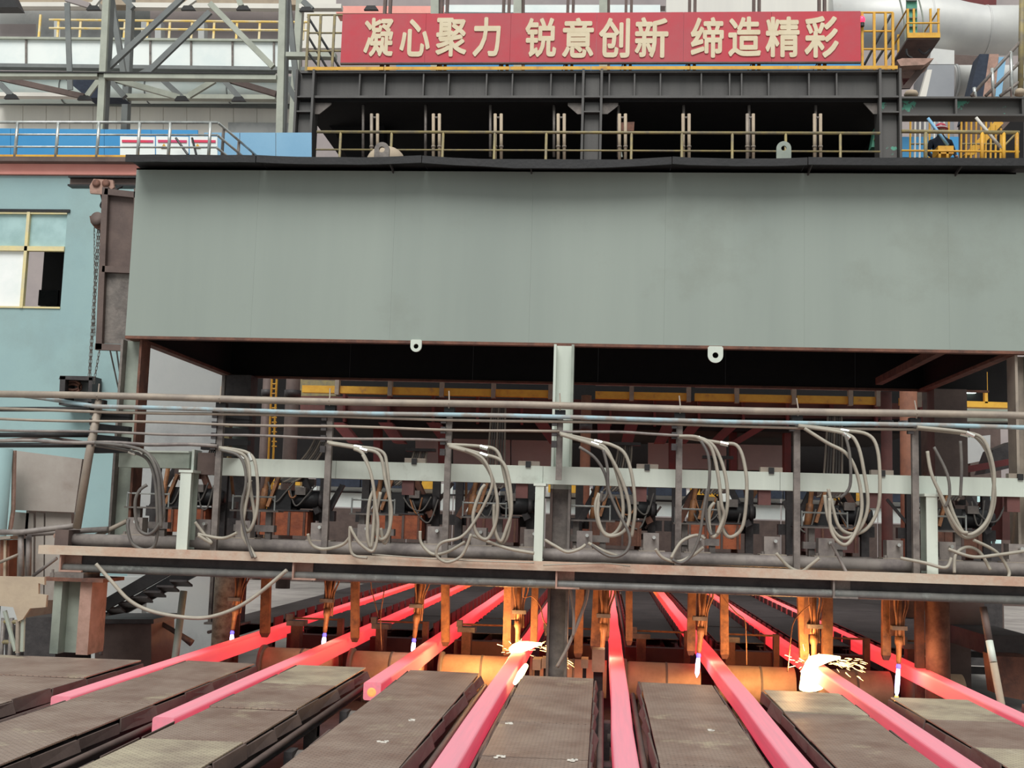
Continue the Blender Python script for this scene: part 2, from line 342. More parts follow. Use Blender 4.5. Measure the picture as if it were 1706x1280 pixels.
# ================================================================== CHECKER PLATE WALKWAYS (near)
ZP = .92
def walkway(i, x0, x1, y0, y1, label, tr, n, z=ZP, name='plate_walkway', group='checker plate walkways between the near strands', skirts=True, posts=True):
    t = thing(name, label, 'walkway', ((x0+x1)/2, (y0+y1)/2, 0), group)
    rnd = random.Random(i*13+5)
    ln = (y1-y0)/n
    for k in range(n):
        a = y0 + k*ln; b = a + ln - .008
        dzk = rnd.uniform(-.006, .008); tilt = rnd.uniform(-.006, .006)
        m = MB().add([(x0, a, z+dzk), (x1, a, z+dzk+tilt), (x1, b, z+dzk+tilt), (x0, b, z+dzk), (x0, a, z+dzk-.012), (x1, a, z+dzk+tilt-.012), (x1, b, z+dzk+tilt-.012), (x0, b, z+dzk-.012)],
              [(0,1,2,3), (7,6,5,4), (4,5,1,0), (5,6,2,1), (6,7,3,2), (7,4,0,3)])
        obj('tread_plate', m, tr if not isinstance(tr, list) else tr[k % len(tr)], t)
        if skirts:
            for s, xe in ((-1, x0), (1, x1)):
                L2 = ln/2
                for q in range(2):
                    aa = a + q*L2 + rnd.uniform(0, .04); bb = aa + L2 - .05
                    o1 = rnd.uniform(.0, .03); o2 = rnd.uniform(.02, .06); zt_ = z - .004 + rnd.uniform(-.03, .016); 
                    m = MB().add([(xe+s*.006, aa, zt_), (xe+s*.006+s*rnd.uniform(0,.015), bb, zt_), (xe+s*o2, bb, z-.11), (xe+s*o1, aa, z-.11),
                              (xe+s*.018, aa, zt_), (xe+s*.03, bb, zt_), (xe+s*(o2+.014), bb, z-.11), (xe+s*(o1+.014), aa, z-.11)],
                              [(0,1,2,3), (7,6,5,4), (4,5,1,0), (5,6,2,1), (6,7,3,2), (7,4,0,3)])
                    obj('side_skirt', m, M['brown'], t)
    for s, xe in ((-1, x0), (1, x1)):
        obj('edge_bar', MB().tube([(xe+s*.085, y0, z-.15), (xe+s*.085, y1-.1, z-.13)], .026, 8), M['brown'], t, True)
        obj('side_beam', MB().ibeam((xe-s*.06, y0, z-.16), (xe-s*.06, y1, z-.16), .1, .24, .012), M['darksteel'], t)
    if posts:
        k = 0
        y = y0+.5
        while y < y1:
            for xe in (x0+.08, x1-.08): obj('support_post', MB().box((xe-.06, y-.06, .06), (xe+.06, y+.06, z-.28)), M['midsteel'], t)
            obj('cross_beam', MB().box((x0+.02, y-.05, z-.38), (x1-.02, y+.05, z-.28)), M['darksteel'], t)
            y += 2.4
    return t
WY1 = [12.75, 12.9, 12.9, 12.9, 12.75, 12.7, 12.4, 12.3, 12.2]
wl_ = ['wide brown checker plate deck at the far left, left of the leftmost billet', 'brown checker plate walkway between the first and second billets from the left',
 'checker plate walkway with pale dusty far end, between second and third billets', 'brown checker plate walkway right of the billet that ends short',
 'brown checker plate walkway ending at the grey centre column', 'checker plate walkway between the fifth and sixth billets from the left',
 'checker plate walkway with pale far end beside the white hot slag', 'dusty checker plate walkway between the two rightmost billets', 'small grey checker plate corner at the far right, right of the rightmost billet']
trm = [M['tread'], M['tread'], [M['tread'], M['treadpale'], M['tread'], M['tread'], M['treadpale']], M['tread'], M['tread'], M['tread'], [M['tread']]*4+[M['treadpale']], [M['tread'], M['tread'], M['treadpale'], M['tread'], M['treadpale']], M['treadpale']]
for i in range(9):
    if i == 0: x0, x1 = -8.2, SX[0]-.25
    elif i == 8: x0, x1 = SX[7]+.25, SX[7]+1.9
    else: x0, x1 = SX[i-1]+.23, SX[i-1]+.98
    walkway(i, x0, x1, 5.6, WY1[i], wl_[i], trm[i], 5)
# rollers under the strands, in the pits
def roller(x, y, label, group, r=.13, wid=.12):
    t = thing('pit_roller', label, 'roller', (x, y, .06), group)
    obj('barrel', MB().lathe((x-wid, y, .72-r), (1,0,0), [(0,0),(r*.75,0),(r*.75,.03),(r,.045),(r,2*wid-.045),(r*.75,2*wid-.03),(r*.75,2*wid),(0,2*wid)], 24), M['midsteel'], t, True)
    for s in (-1, 1):
        obj('bearing_block', MB().box((x+s*(wid+.01)-.035, y-.09, .38), (x+s*(wid+.01)+.035, y+.09, .72)), M['darksteel'], t)
        obj('stand', MB().box((x+s*(wid+.01)-.06, y-.12, .06), (x+s*(wid+.01)+.06, y+.12, .38)), M['midsteel'], t)
    return t
for i, x in enumerate(SX):
    for y, w_ in ((9.35, 'nearer'), (11.3, 'farther')):
        roller(x, y, '%s grey pit roller under the %s strand' % (w_, ORD[i]), 'pit rollers under the strands')
# transverse drums behind the near walkways
YD = 16.2
for i in range(8):
    x0 = SX[i]+.105; L_ = 1.03; r = .25; zc = .47
    if i == 7: L_ = .72
    t = thing('transverse_drum', 'tan flanged drum under the platform, right of the %s billet' % ORD[i], 'drum', (x0+L_/2, YD, .06), 'transverse drums between the strands')
    ba = obj('barrel', MB().lathe((x0, YD, zc), (1,0,0), [(0,0),(r*.6,.0),(r*.9,.02),(r,.08),(r,L_),(0,L_)], 32), M['barrel'], t, True)
    obj('weld_band', MB().lathe((x0+L_*.55, YD, zc), (1,0,0), [(r-.01,0),(r+.006,.0),(r+.006,.03),(r-.01,.03)], 32), M['tanpipe'], ba, True)
    obj('flange', MB().lathe((x0-.005, YD, zc), (1,0,0), [(0,0),(r+.03,0),(r+.035,.03),(r+.03,.055),(0,.055)], 32), M['tanpipe'], t, True)
    obj('pedestal', MB().box((x0+.2, YD-.15, .06), (x0+.32, YD+.15, zc-r+.03)).box((x0+L_-.32, YD-.15, .06), (x0+L_-.2, YD+.15, zc-r+.03)), M['darksteel'], t)
    # cross beam and guide stand behind it
    t = thing('guide_stand', 'rusty guide post with cross rod right of the %s billet' % ORD[i], 'stand', (x0+.3, 17.1, .06), 'guide stands behind the drums')
    obj('back_beam', MB().box((x0+.05, 17.25, .3), (x0+L_-.05, 17.45, .80)), M['maroon'], t)
    obj('post', MB().box((x0+.20, 16.9, .06), (x0+.33, 17.1, 1.02)), M['rust'], t)
    obj('head_plate', MB().box((x0+.14, 16.86, .96), (x0+.39, 17.12, 1.03)).box((x0+.12, 16.9, 1.03), (x0+.2, 17.0, 1.12)), M['midsteel'], t)
    obj('cross_rod', MB().tube([(x0+.2, 17.0, 1.06), (x0+L_-.12, 17.0, 1.06)], .014, 8), M['copper'], t)
    obj('end_post', MB().box((x0+L_-.16, 16.94, .06), (x0+L_-.08, 17.06, 1.08)), M['rust'], t)
# far walkways between the strands with guide pads
for i in range(9):
    if i == 0: x0, x1 = -5.93, SX[0]-.3
    elif i == 8: x0, x1 = SX[7]+.28, SX[7]+3.0
    else: x0, x1 = SX[i-1]+.26, SX[i-1]+.95
    lab = ('dark plate walkway beyond the platform, left of the leftmost billet' if i == 0 else 'dark plate walkway beyond the platform, right of the rightmost billet' if i == 8 else
           'dark far walkway beyond the platform, right of the %s billet' % ORD[i-1])
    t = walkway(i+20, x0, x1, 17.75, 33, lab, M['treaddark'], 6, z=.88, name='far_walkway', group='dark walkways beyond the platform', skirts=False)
    for s, xe in ((-1, x0), (1, x1)):
        if (i == 0 and s < 0) or (i == 8 and s > 0): continue
        for k in range(22):
            y = 18.0 + k*.68
            if s < 0: # lower hanging tabs
                obj('guide_pad', MB().box((xe-.05, y, .70), (xe-.03, y+.42, .865)), M['darkred'], t)
            else:
                obj('guide_pad', MB().box((xe+.03, y, .74), (xe+.055, y+.48, .97)), M['darkred'], t)  # pad red includes the strand glow, put into the colour
# ================================================================== PLATFORM
YF = 13.2
zl1, zl0 = A(853, 934, YF).z, A(853, 949, YF).z
zf1, zf0 = A(853, 965, YF).z, A(853, 979, YF).z
xl = A(67, 920, YF).x; XR = 7.0
pf = thing('cutting_platform', 'long steel platform with a worn rusty front edge spanning over the strands', 'platform', (0, YF, zf0))
obj('front_lip', MB().box((xl, YF-.05, zl0), (XR, YF+.12, zl1)), M['lip'], pf)
obj('girder_web', MB().box((xl+.3, YF+.12, zf0+.02), (XR, YF+.14, zl0)), M['darksteel'], pf)
obj('lower_flange', MB().tube([(xl+.25, YF+.06, (zf0+zf1)/2), (XR, YF+.06, (zf0+zf1)/2)], (zf1-zf0)/2, 16), M['flange'], pf, True)
for px, m in ((108, 'rustpaint'), (497, 'rustpaint'), (936, 'rustpaint'), (1398, 'midsteel')):
    x = A(px, 960, YF).x
    obj('stiffener', MB().box((x-.07, YF-.02, zf1-.07), (x-.05, YF+.12, zl0)).box((x-.06, YF-.02+.12, zf1-.07), (x+.14, YF+.125, zl0)).box((x-.07, YF-.02, zf1-.09), (x+.2, YF+.12, zf1-.07)), M[m], pf)
zd = zl1 - .02
hcx = [A(p, 640, 13.9).x for p in (939,)]
de = sorted([xl, XR] + [xl+k*1.42 for k in range(1, 9)])
for k in range(len(de)-1):
    obj('deck_plate', MB().box((de[k], YF+.12, zd-.02), (de[k+1]-.01, YF+.42, zd)), M['midsteel'], pf)
    if not any(de[k]-.2 < h < de[k+1]+.2 for h in hcx): obj('deck_plate', MB().box((de[k], YF+.43, zd-.02), (de[k+1]-.01, YF+1.0, zd)), M['midsteel'], pf)
    else:
        for h in hcx:
            if de[k]-.2 < h < de[k+1]+.2:
                if h-.2 > de[k]: obj('deck_plate', MB().box((de[k], YF+.43, zd-.02), (h-.2, YF+1.0, zd)), M['midsteel'], pf)
                if h+.2 < de[k+1]-.01: obj('deck_plate', MB().box((h+.2, YF+.43, zd-.02), (de[k+1]-.01, YF+1.0, zd)), M['midsteel'], pf)
for a_, b_ in ((A(128, 900, YF+.55).x, hcx[0]-.19), (hcx[0]+.19, XR)): obj('kerb_beam', MB().box((a_, YF+.45, zd), (b_, YF+.62, zd+.13)), M['midsteel'], pf)
obj('kerb_pipe', MB().tube([(A(120, 900, YF+.3).x, YF+.36, zd+.085), (XR, YF+.36, zd+.085)], .075, 12), M['greypipe'], pf, True)
obj('kerb_end', MB().box((A(97, 905, YF+.3).x, YF+.2, zd), (A(120, 900, YF+.3).x, YF+.5, zd+.2)), M['brown'], pf)
tag(obj('pipe_stub', MB().tube([A(92, 893, YF+.3), A(112, 892, YF+.5)], .03, 10), M['rustpaint']), 'short orange rusty pipe stub at the left end of the platform', 'pipe')
# left support post
xs0, xs1 = A(95, 1020, YF+.1).x, A(158, 1020, YF+.1).x
sp = thing('support_stub', 'short rusty steel I column carrying the left end of the platform', 'column', ((xs0+xs1)/2, YF+.2, .9))
obj('column', MB().box((xs0, YF-.02, .9), (xs0+.10, YF+.4, zf0-.10)).box((xs0+.10, YF+.15, .9), (xs1-.14, YF+.2, zf0-.10)), M['palegreen'], sp)
obj('flange_plate', MB().box((xs1-.14, YF-.02, .9), (xs1, YF+.4, zf0-.10)), M['rustpaint'], sp, label='rust red flange facing the torches')
obj('cap_plate', MB().box((xs0-.12, YF-.1, zf0-.10), (xs1+.16, YF+.5, zf0-.06)), M['rust'], sp)
obj('bolt', MB().lathe((xs0-.02, YF-.04, zf0-.06), (0,0,1), [(.03,0),(.03,.05),(.015,.05),(.015,.09)], 8), M['midsteel'], sp)
obj('bearing_plate', MB().box((xs0+.0, YF-.05, zf0-.06), (xs1-.1, YF+.4, zf0)), M['midsteel'], sp)
# ================================================================== HOOD
YH, YHB = 13.8, 17.8
hx0, hx1 = A(214, 480, YH).x, A(1688, 480, YH).x + .06
hz0 = (A(212, 557, YH).z*.45 + A(1690, 587, YH).z*.55); hz1 = A(950, 284, YH).z
hd = thing('steel_hood', 'huge grey green steel hood with black roof edge over the cutting machines', 'hood', ((hx0+hx1)/2, (YH+YHB)/2, hz0))
seams = [hx0] + [A(p, 420, YH).x for p in (425, 655, 885, 1108, 1340, 1580)] + [hx1 + .9]
hxe = hx1 + .9
for k in range(7):
    obj('front_panel', MB().box((seams[k]+.0004, YH, hz0), (seams[k+1]-.0004, YH+.012+.002*(k%2), hz1)), M['hood'], hd)
bk = (hxe - hx0)/6
for k in range(6): obj('back_panel', MB().box((hx0+k*bk, YHB-.01, hz0), (hx0+(k+1)*bk-.004, YHB, hz1)), M['soot_and_shade'], hd)
for x in (hx0, hx1-.0):
    for k in range(2): obj('side_panel', MB().box((x, YH+.02+k*2, hz0), (x+.012, YH+.02+(k+1)*2-.04, hz1)), M['hood' if k < 2 and x < 0 else 'soot_and_shade'], hd)
obj('inner_lining', MB().box((hx0+.03, YH+.03, hz0+.02), (hx1-.02, YH+.04, hz1)).box((hx0+.02, YH+.03, hz0+.02), (hx0+.03, YHB, hz1)).box((hx1-.03, YH+.03, hz0+.02), (hx1-.02, YHB, hz1)).box((hx0, YH, hz1-.02), (hx1, YHB, hz1)), M['soot_and_shade'], hd, label='black sooty inside')
obj('front_rim', MB().box((hx0, YH-.004, hz0-.035), (hxe, YH+.10, hz0)), M['rust'], hd, label='rusty lower front rim')
obj('back_rim', MB().box((hx0, YHB-.08, hz0-.03), (hxe, YHB, hz0)), M['rust'], hd)
for x in (hx1-.12, hx0+.02): obj('side_rim', MB().box((x, YH+.1, hz0-.04), (x+.12, YHB, hz0)), M['rust'], hd)
obj('side_rim', MB().box((hx1-.85, YH+.1, hz0-.0), (hx1-.75, YHB-.5, hz0+.1)), M['rust'], hd)
for k in range(5): obj('roof_beam', MB().box((hx0+.03, YH+.5+k*.75, hz1-.2), (hx1-.03, YH+.58+k*.75, hz1-.03)), M['soot_and_shade'], hd)
rx = [A(213, 262, YH-.3).x, A(430, 262, YH-.3).x, A(705, 262, YH-.3).x, A(1120, 262, YH-.3).x, A(1345, 262, YH-.3).x, hxe+.1]
for k in range(5):
    sag = [0, .012, .03, .01, .0][k]
    a, b = rx[k], rx[k+1]-.01
    vs = []; n = 9
    for j in range(n):
        x = a + (b-a)*j/(n-1); s = -sag*math.sin(math.pi*j/(n-1))*2 + random.uniform(-.004,.004)
        vs += [(x, YH-.37, hz1+.06+s), (x, YH-.37, hz1-.03+s), (x, YH-.345, hz1-.03+s), (x, YH-.345, hz1+.03), (x, YHB+.1, hz1+.03), (x, YHB+.1, hz1+.06)]
    fs = []
    for j in range(n-1):
        for q in range(6): fs.append((j*6+q, j*6+(q+1)%6, (j+1)*6+(q+1)%6, (j+1)*6+q))
    fs += [(5,4,3,2,1,0), tuple((n-1)*6+q for q in range(6))]
    obj('roof_sheet', MB().add(vs, fs), M['tar'], hd)
for px in (655, 885, 1345, 1590): 
    x = A(px, 272, YH).x
    obj('roof_bracket', MB().prism([(x, YH, hz1), (x, YH-.32, hz1+.02), (x, YH-.32, hz1-.0), (x, YH, hz1-.05)], (.015, 0, 0)), M['darksteel'], hd)
def eye(name, px, py, Y, r, hr, depth, label, down=False, mt='palegreen', wide=1.0):
    lowz = 1.2 if down else max(1.2, (A(px, py, Y).z - hz1 - .06)/r)
    c = A(px, py, Y); t = MB(); n = 20; sg = -1 if down else 1
    o_ = [(c.x + r*wide, c.z - sg*r*1.2)] + [(c.x + r*math.cos(math.pi*k/12), c.z + sg*r*math.sin(math.pi*k/12)) for k in range(13)] + [(c.x - r*wide, c.z - sg*r*1.2)]
    # ring by quads between outer outline and hole
    m = 32; outer = []; inner = []
    for k in range(m):
        a = 2*math.pi*k/m; ca, sa = math.cos(a), math.sin(a)
        if sa*sg >= 0: ox, oz = r*ca, r*sa
        else:
            q = min(1/abs(ca) if abs(ca) > 1e-6 else 9e9, lowz/abs(sa)); ox, oz = r*ca*q, r*sa*q
        outer.append((c.x+ox, c.z+oz)); inner.append((c.x+hr*ca, c.z+hr*sa))
    vs = []
    for y in (c.y, c.y+depth): vs += [(x, y, z) for x, z in outer] + [(x, y, z) for x, z in inner]
    fs = []
    for k in range(m):
        j = (k+1) % m
        fs += [(k, j, m+j, m+k), (2*m+k, 3*m+k, 3*m+j, 2*m+j), (k, 2*m+k, 2*m+j, j), (m+k, m+j, 3*m+j, 3*m+k)]
    return tag(obj(name, MB().add(vs, fs), M[mt]), label, 'lifting eye', 'lifting eyes on the hood')
eye('lifting_eye', 693, 577, YH-.03, .068, .03, .03, 'small pale lifting eye hanging under the front rim, left of the centre column', True, 'white')
eye('lifting_eye', 1192, 592, YH-.03, .09, .035, .03, 'pale lifting eye hanging under the front rim, right of the centre column', True, 'white')
eye('lifting_eye', 1306, 247, YH+1.2, .095, .035, .03, 'grey lifting eye standing on the hood roof near the right', False, 'palegreen')
eye('lifting_eye', 636, 249, YH+.9, .10, .04, .05, 'dark grey lifting eye standing before the pale dome on the hood roof', False, 'midsteel')
c = A(643, 262, YH+1.3)
tag(obj('roof_dome', MB().ball((c.x, c.y, c.z-.06), .26, 24, (1.0,.8,.8)).tube([(c.x, c.y, hz1+.06), (c.x, c.y, c.z-.1)], .2, 20), M['sand'], None, True), 'pale dusty dome on the hood roof behind the dark lifting eye', 'dome')
# columns that carry the hood
def hcol(px, label, w_, mts, zb=.0, Y=YH+.23):
    x = A(px, 640, Y).x
    t = thing('hood_column', label, 'column', (x, Y, zb))
    secs = [(zb, hz0-.035, mts)] if zb > 0 else [(0, zd+.85, ('midsteel', 'brown', 'midsteel')), (zd+.85, hz0-.035, mts)]
    for a_, b_, mm_ in secs:
        obj('web', MB().box((x-w_*.5+.03, Y-.01, a_), (x+w_*.5-.03, Y+.01, b_)), M[mm_[0]], t)
        obj('flange', MB().box((x-w_*.5, Y-.14, a_), (x-w_*.5+.03, Y+.14, b_)), M[mm_[1]], t)
        obj('flange', MB().box((x+w_*.5-.03, Y-.14, a_), (x+w_*.5, Y+.14, b_)), M[mm_[2]], t)
    obj('base_plate', MB().box((x-w_*.7, Y-.2, zb), (x+w_*.7, Y+.2, zb+.03)), M['midsteel'], t)
    return t
hcol(222, 'grey I section column under the left front corner of the hood', .27, ('palegreen', 'midsteel', 'rust'), zd)
hcol(939, 'grey centre column between the fourth and fifth billets, rising to the hood', .24, ('white', 'white', 'palegreen'), .0, YH+.0)
hcol(1697, 'brown grey column under the right front corner of the hood', .17, ('tanpipe', 'tanpipe', 'palegreen'), zd)
for px, pw, lab in ((400, 44, 'dark round grey column behind the left end of the hood'), (1580, 46, 'brown column under the right back corner of the hood')):
    x = A(px, 700, YHB-.2).x; ww = pw/1938*YHB
    bz_ = .89 if px < 800 else 0
    t = thing('hood_back_column', lab, 'column', (x, YHB-.2, bz_))
    obj('shaft', MB().box((x-ww/2, YHB-.4, bz_), (x+ww/2, YHB-.05, hz0-.03)), M['brown'] if px > 800 else M['darksteel'], t)
    obj('flange', MB().box((x-ww/2-.05, YHB-.42, bz_), (x-ww/2, YHB-.03, hz0-.03)), M['brown'] if px > 800 else M['midsteel'], t)
    obj('base_plate', MB().box((x-ww*.7, YHB-.5, bz_), (x+ww*.7, YHB, bz_+.03)), M['midsteel'], t)
# ================================================================== WHITE BEAM, ITS POSTS, PIPE RACK
YB = YF + .35
zb1 = (A(400, 762, YB).z + A(1500, 794, YB).z)/2; zb0 = (A(400, 790, YB).z + A(1500, 826, YB).z)/2
xb = A(352, 775, YB).x
bm = thing('pale_beam', 'long pale grey box beam above the platform carried by white posts', 'beam', (0, YB, zb0))
cuts = [xb, A(560, 780, YB).x, A(905, 780, YB).x, A(1300, 780, YB).x, A(1560, 780, YB).x, XR]
for k in range(5): obj('beam_section', MB().box((cuts[k], YB, zb0), (cuts[k+1]-.004, YB+.16, zb1)), M['white'], bm)
for px in (1078, 1285, 1470, 1700, 880, 690):
    c = A(px, 775 + (px-690)*.0262, YB); obj('clamp', MB().box((c.x-.12, YB+.02, zb1), (c.x+.13, YB+.12, zb1+.055)), M['tanpipe'], bm)
    obj('clip', MB().box((c.x-.03, YB-.02, zb1-.02), (c.x+.03, YB+.04, zb1+.05)), M['black'], bm)
    obj('hanger_block', MB().box((c.x-.14, YB+.03, zb0-.17), (c.x+.0, YB+.13, zb0)), M['maroon'], bm)
lb = thing('short_green_beam', 'short pale green box beam on the left, below the pipes', 'beam', (A(250, 770, YB+.3).x, YB+.2, 3.0))
q0, q1 = A(205, 766, YB+.26), A(322, 768, YB)
obj('beam_section', MB().bar(q0, q1, .16, .19), M['palegreen'], lb)
obj('top_flange', MB().bar(q0+Vector((0,0,.1)), q1+Vector((0,0,.1)), .2, .02), M['white'], lb)
obj('end_plate', MB().box((q1.x, YB-.06, q1.z-.14), (q1.x+.03, YB+.2, q1.z+.13)), M['white'], lb)
obj('junction_box', MB().box((q1.x+.06, YB-.02, q1.z-.16), (q1.x+.34, YB+.2, q1.z+.1)), M['brown'], lb)
for px, pb, w_, lab in ((313, 916, .13, 'white I section post at the left end of the pale beam'), (899, 936, .1, 'thin white post left of the centre column'), (1547, 945, .12, 'white post with a cap near the right end of the pale beam')):
    x = A(px, (790+pb)/2, YF+.2).x; z1 = zb0 if px > 500 else q1.z-.12
    t = thing('white_post', lab, 'post', (x, YF+.2, zl1))
    obj('front_flange', MB().box((x-w_/2, YF+.06, zl1), (x+w_/2, YF+.08, z1)), M['white'], t)
    obj('web', MB().box((x-.008, YF+.08, zl1), (x+.008, YF+.3, z1)), M['white'], t)
    obj('back_flange', MB().box((x-w_/2, YF+.3, zl1), (x+w_/2, YF+.32, z1)), M['palegreen'], t)
    obj('cap', MB().box((x-w_/2-.02, YF+.05, z1-.03), (x+w_/2+.02, YF+.34, z1)), M['white'], t)
# pipe rack posts
YR = YF + .1
ptop = [(160, 668), (362, 672), (545, 678), (745, 680), (932, 686), (1131, 684), (1328, 704), (1526, 706)]
pbot = [880, 905, 905, 895, 790, 930, 930, 938]
ordp = ['leftmost', 'second from left', 'third from left', 'fourth from left', 'fifth from left', 'sixth from left', 'seventh from left', 'rightmost']
RX = []
lev = [(0, 658, 693, .040), (1, 676, 709, .024), (2, 682, 716, .018), (3, 700, 733, .014), (4, 722, 748, .014), (5, 744, 760, .016)]
def pipe_z(py_l, py_r): return (A(0, py_l, YR).z + A(1706, py_r, YR).z)/2
zpipe = [A(853, p, YR-.06).z for p in (675, 694, 701, 718, 737, 755)]
for k, ((px, py), pb) in enumerate(zip(ptop, pbot)):
    x = A(px, (py+pb)/2, YR).x if k not in (0,) else A(158, 780, YR).x
    z1 = zpipe[0] - .04; z0 = zl1 if k != 4 else A(932, 800, YR).z
    if k == 0: z0 = zl1
    RX.append(x)
    t = thing('rack_post', 'slim dark steel pipe rack post with clips, %s of eight' % ordp[k], 'post', (x, YR, z0), 'pipe rack posts along the platform')
    if k == 0:
        po_ = obj('post', MB().tube([A(128, 880, YR+.2), A(148, 760, YR), (x, YR, z1)], .05, 10), M['tanpipe'], t, True)
    else: po_ = obj('post', MB().box((x-.035, YR, z0), (x+.035, YR+.07, z1)), M['midsteel'], t)
    obj('head_bracket', MB().box((x-.06, YR-.02, z1-.08), (x+.06, YR+.08, z1)), M['black'], t)
    for q in range(1, 6 if k < 4 else (5 if k < 6 else 3)):
        obj('pipe_clip', MB().box((x-.09, YR-.04, zpipe[q]-.045), (x-.03, YR+.02, zpipe[q]+.03)), M['darksteel'], po_)
        if k < 2: obj('arm', MB().prism([(x-.05, YR+.02, zpipe[q]-.02), (x+.25, YR+.3, zpipe[q]-.03), (x+.25, YR+.3, zpipe[q]-.09), (x-.05, YR+.02, zpipe[q]-.12)], (.02, .06, 0)), M['black'], t)
    obj('u_bolt', MB().tube([(x+.0, YR-.05, zpipe[0]-.05), (x+.0, YR-.09, zpipe[0]), (x, YR-.05, zpipe[0]+.05), (x-.01, YR-.02, zpipe[0]+.15)], .008, 6), M['tanpipe'], t)
def pipe(label, zi, r, x0, x1, m, y=YR-.05, bow=0, start=None, mm=None):
    pts = [(x0 + (x1-x0)*k/16, y, zpipe[zi] + .008*math.sin(k*1.1+zi) + (bow*math.sin(math.pi*k/16))) for k in range(17)]
    if start: pts = start + pts
    return tag(obj('service_pipe', MB().tube(pts, r, 10), M[m], None, True), label, 'pipe', 'service pipes on the rack')
pipe('thick dusty tan pipe, topmost on the rack, running the full width', 0, .042, -7.2, 7, 'tanpipe')
pipe('pale blue and grey pipe just below the topmost tan pipe', 1, .026, RX[0], 7, 'bluepipe', YR-.07, start=[A(-20, 652, YR+.4), A(80, 665, YR+.1)])
pipe('thin tan pipe directly under the pale blue pipe', 2, .018, -7.2, RX[7], 'tanpipe', YR-.04)
pipe('thin pipe fourth from the top, ending at the fifth post', 3, .016, -7.2, RX[4], 'tanpipe', YR-.04)
pipe('thin pipe fifth from the top, ending at the fourth post', 4, .016, -7.2, RX[3], 'greypipe', YR-.04)
pipe('thin grey pipe lowest on the rack at the left, ending at the second post', 5, .022, -7.2, RX[1], 'greypipe', YR-.04)
tag(obj('service_pipe', MB().tube(spline([(RX[4], YR-.05, zpipe[3]), A(1030, 720, YR-.05), A(1080, 723, YR-.05), (RX[5], YR-.05, zpipe[3]-.01)], 6), .016, 8), M['greypipe'], None, True), 'bowed thin pipe from the fifth post to the sixth post', 'pipe', 'service pipes on the rack')
for py, lab in ((683, 'upper black handrail pipe at the far left behind the rack'), (726, 'middle black pipe at the far left behind the rack'), (743, 'lower black pipe at the far left behind the rack')):
    tag(obj('dark_pipe', MB().tube([A(-30, py-1, YR+.25), A(150, py-1, YR+.25)], .03, 10), M['black'], None, True), lab, 'pipe')
tag(obj('dark_pipe', MB().tube([A(-20, 736, YR+.5), A(75, 728, YR+.4), A(145, 738, YR+.1)], .016, 8), M['brown'], None, True), 'thin bent brown pipe between the black pipes at the far left', 'pipe')
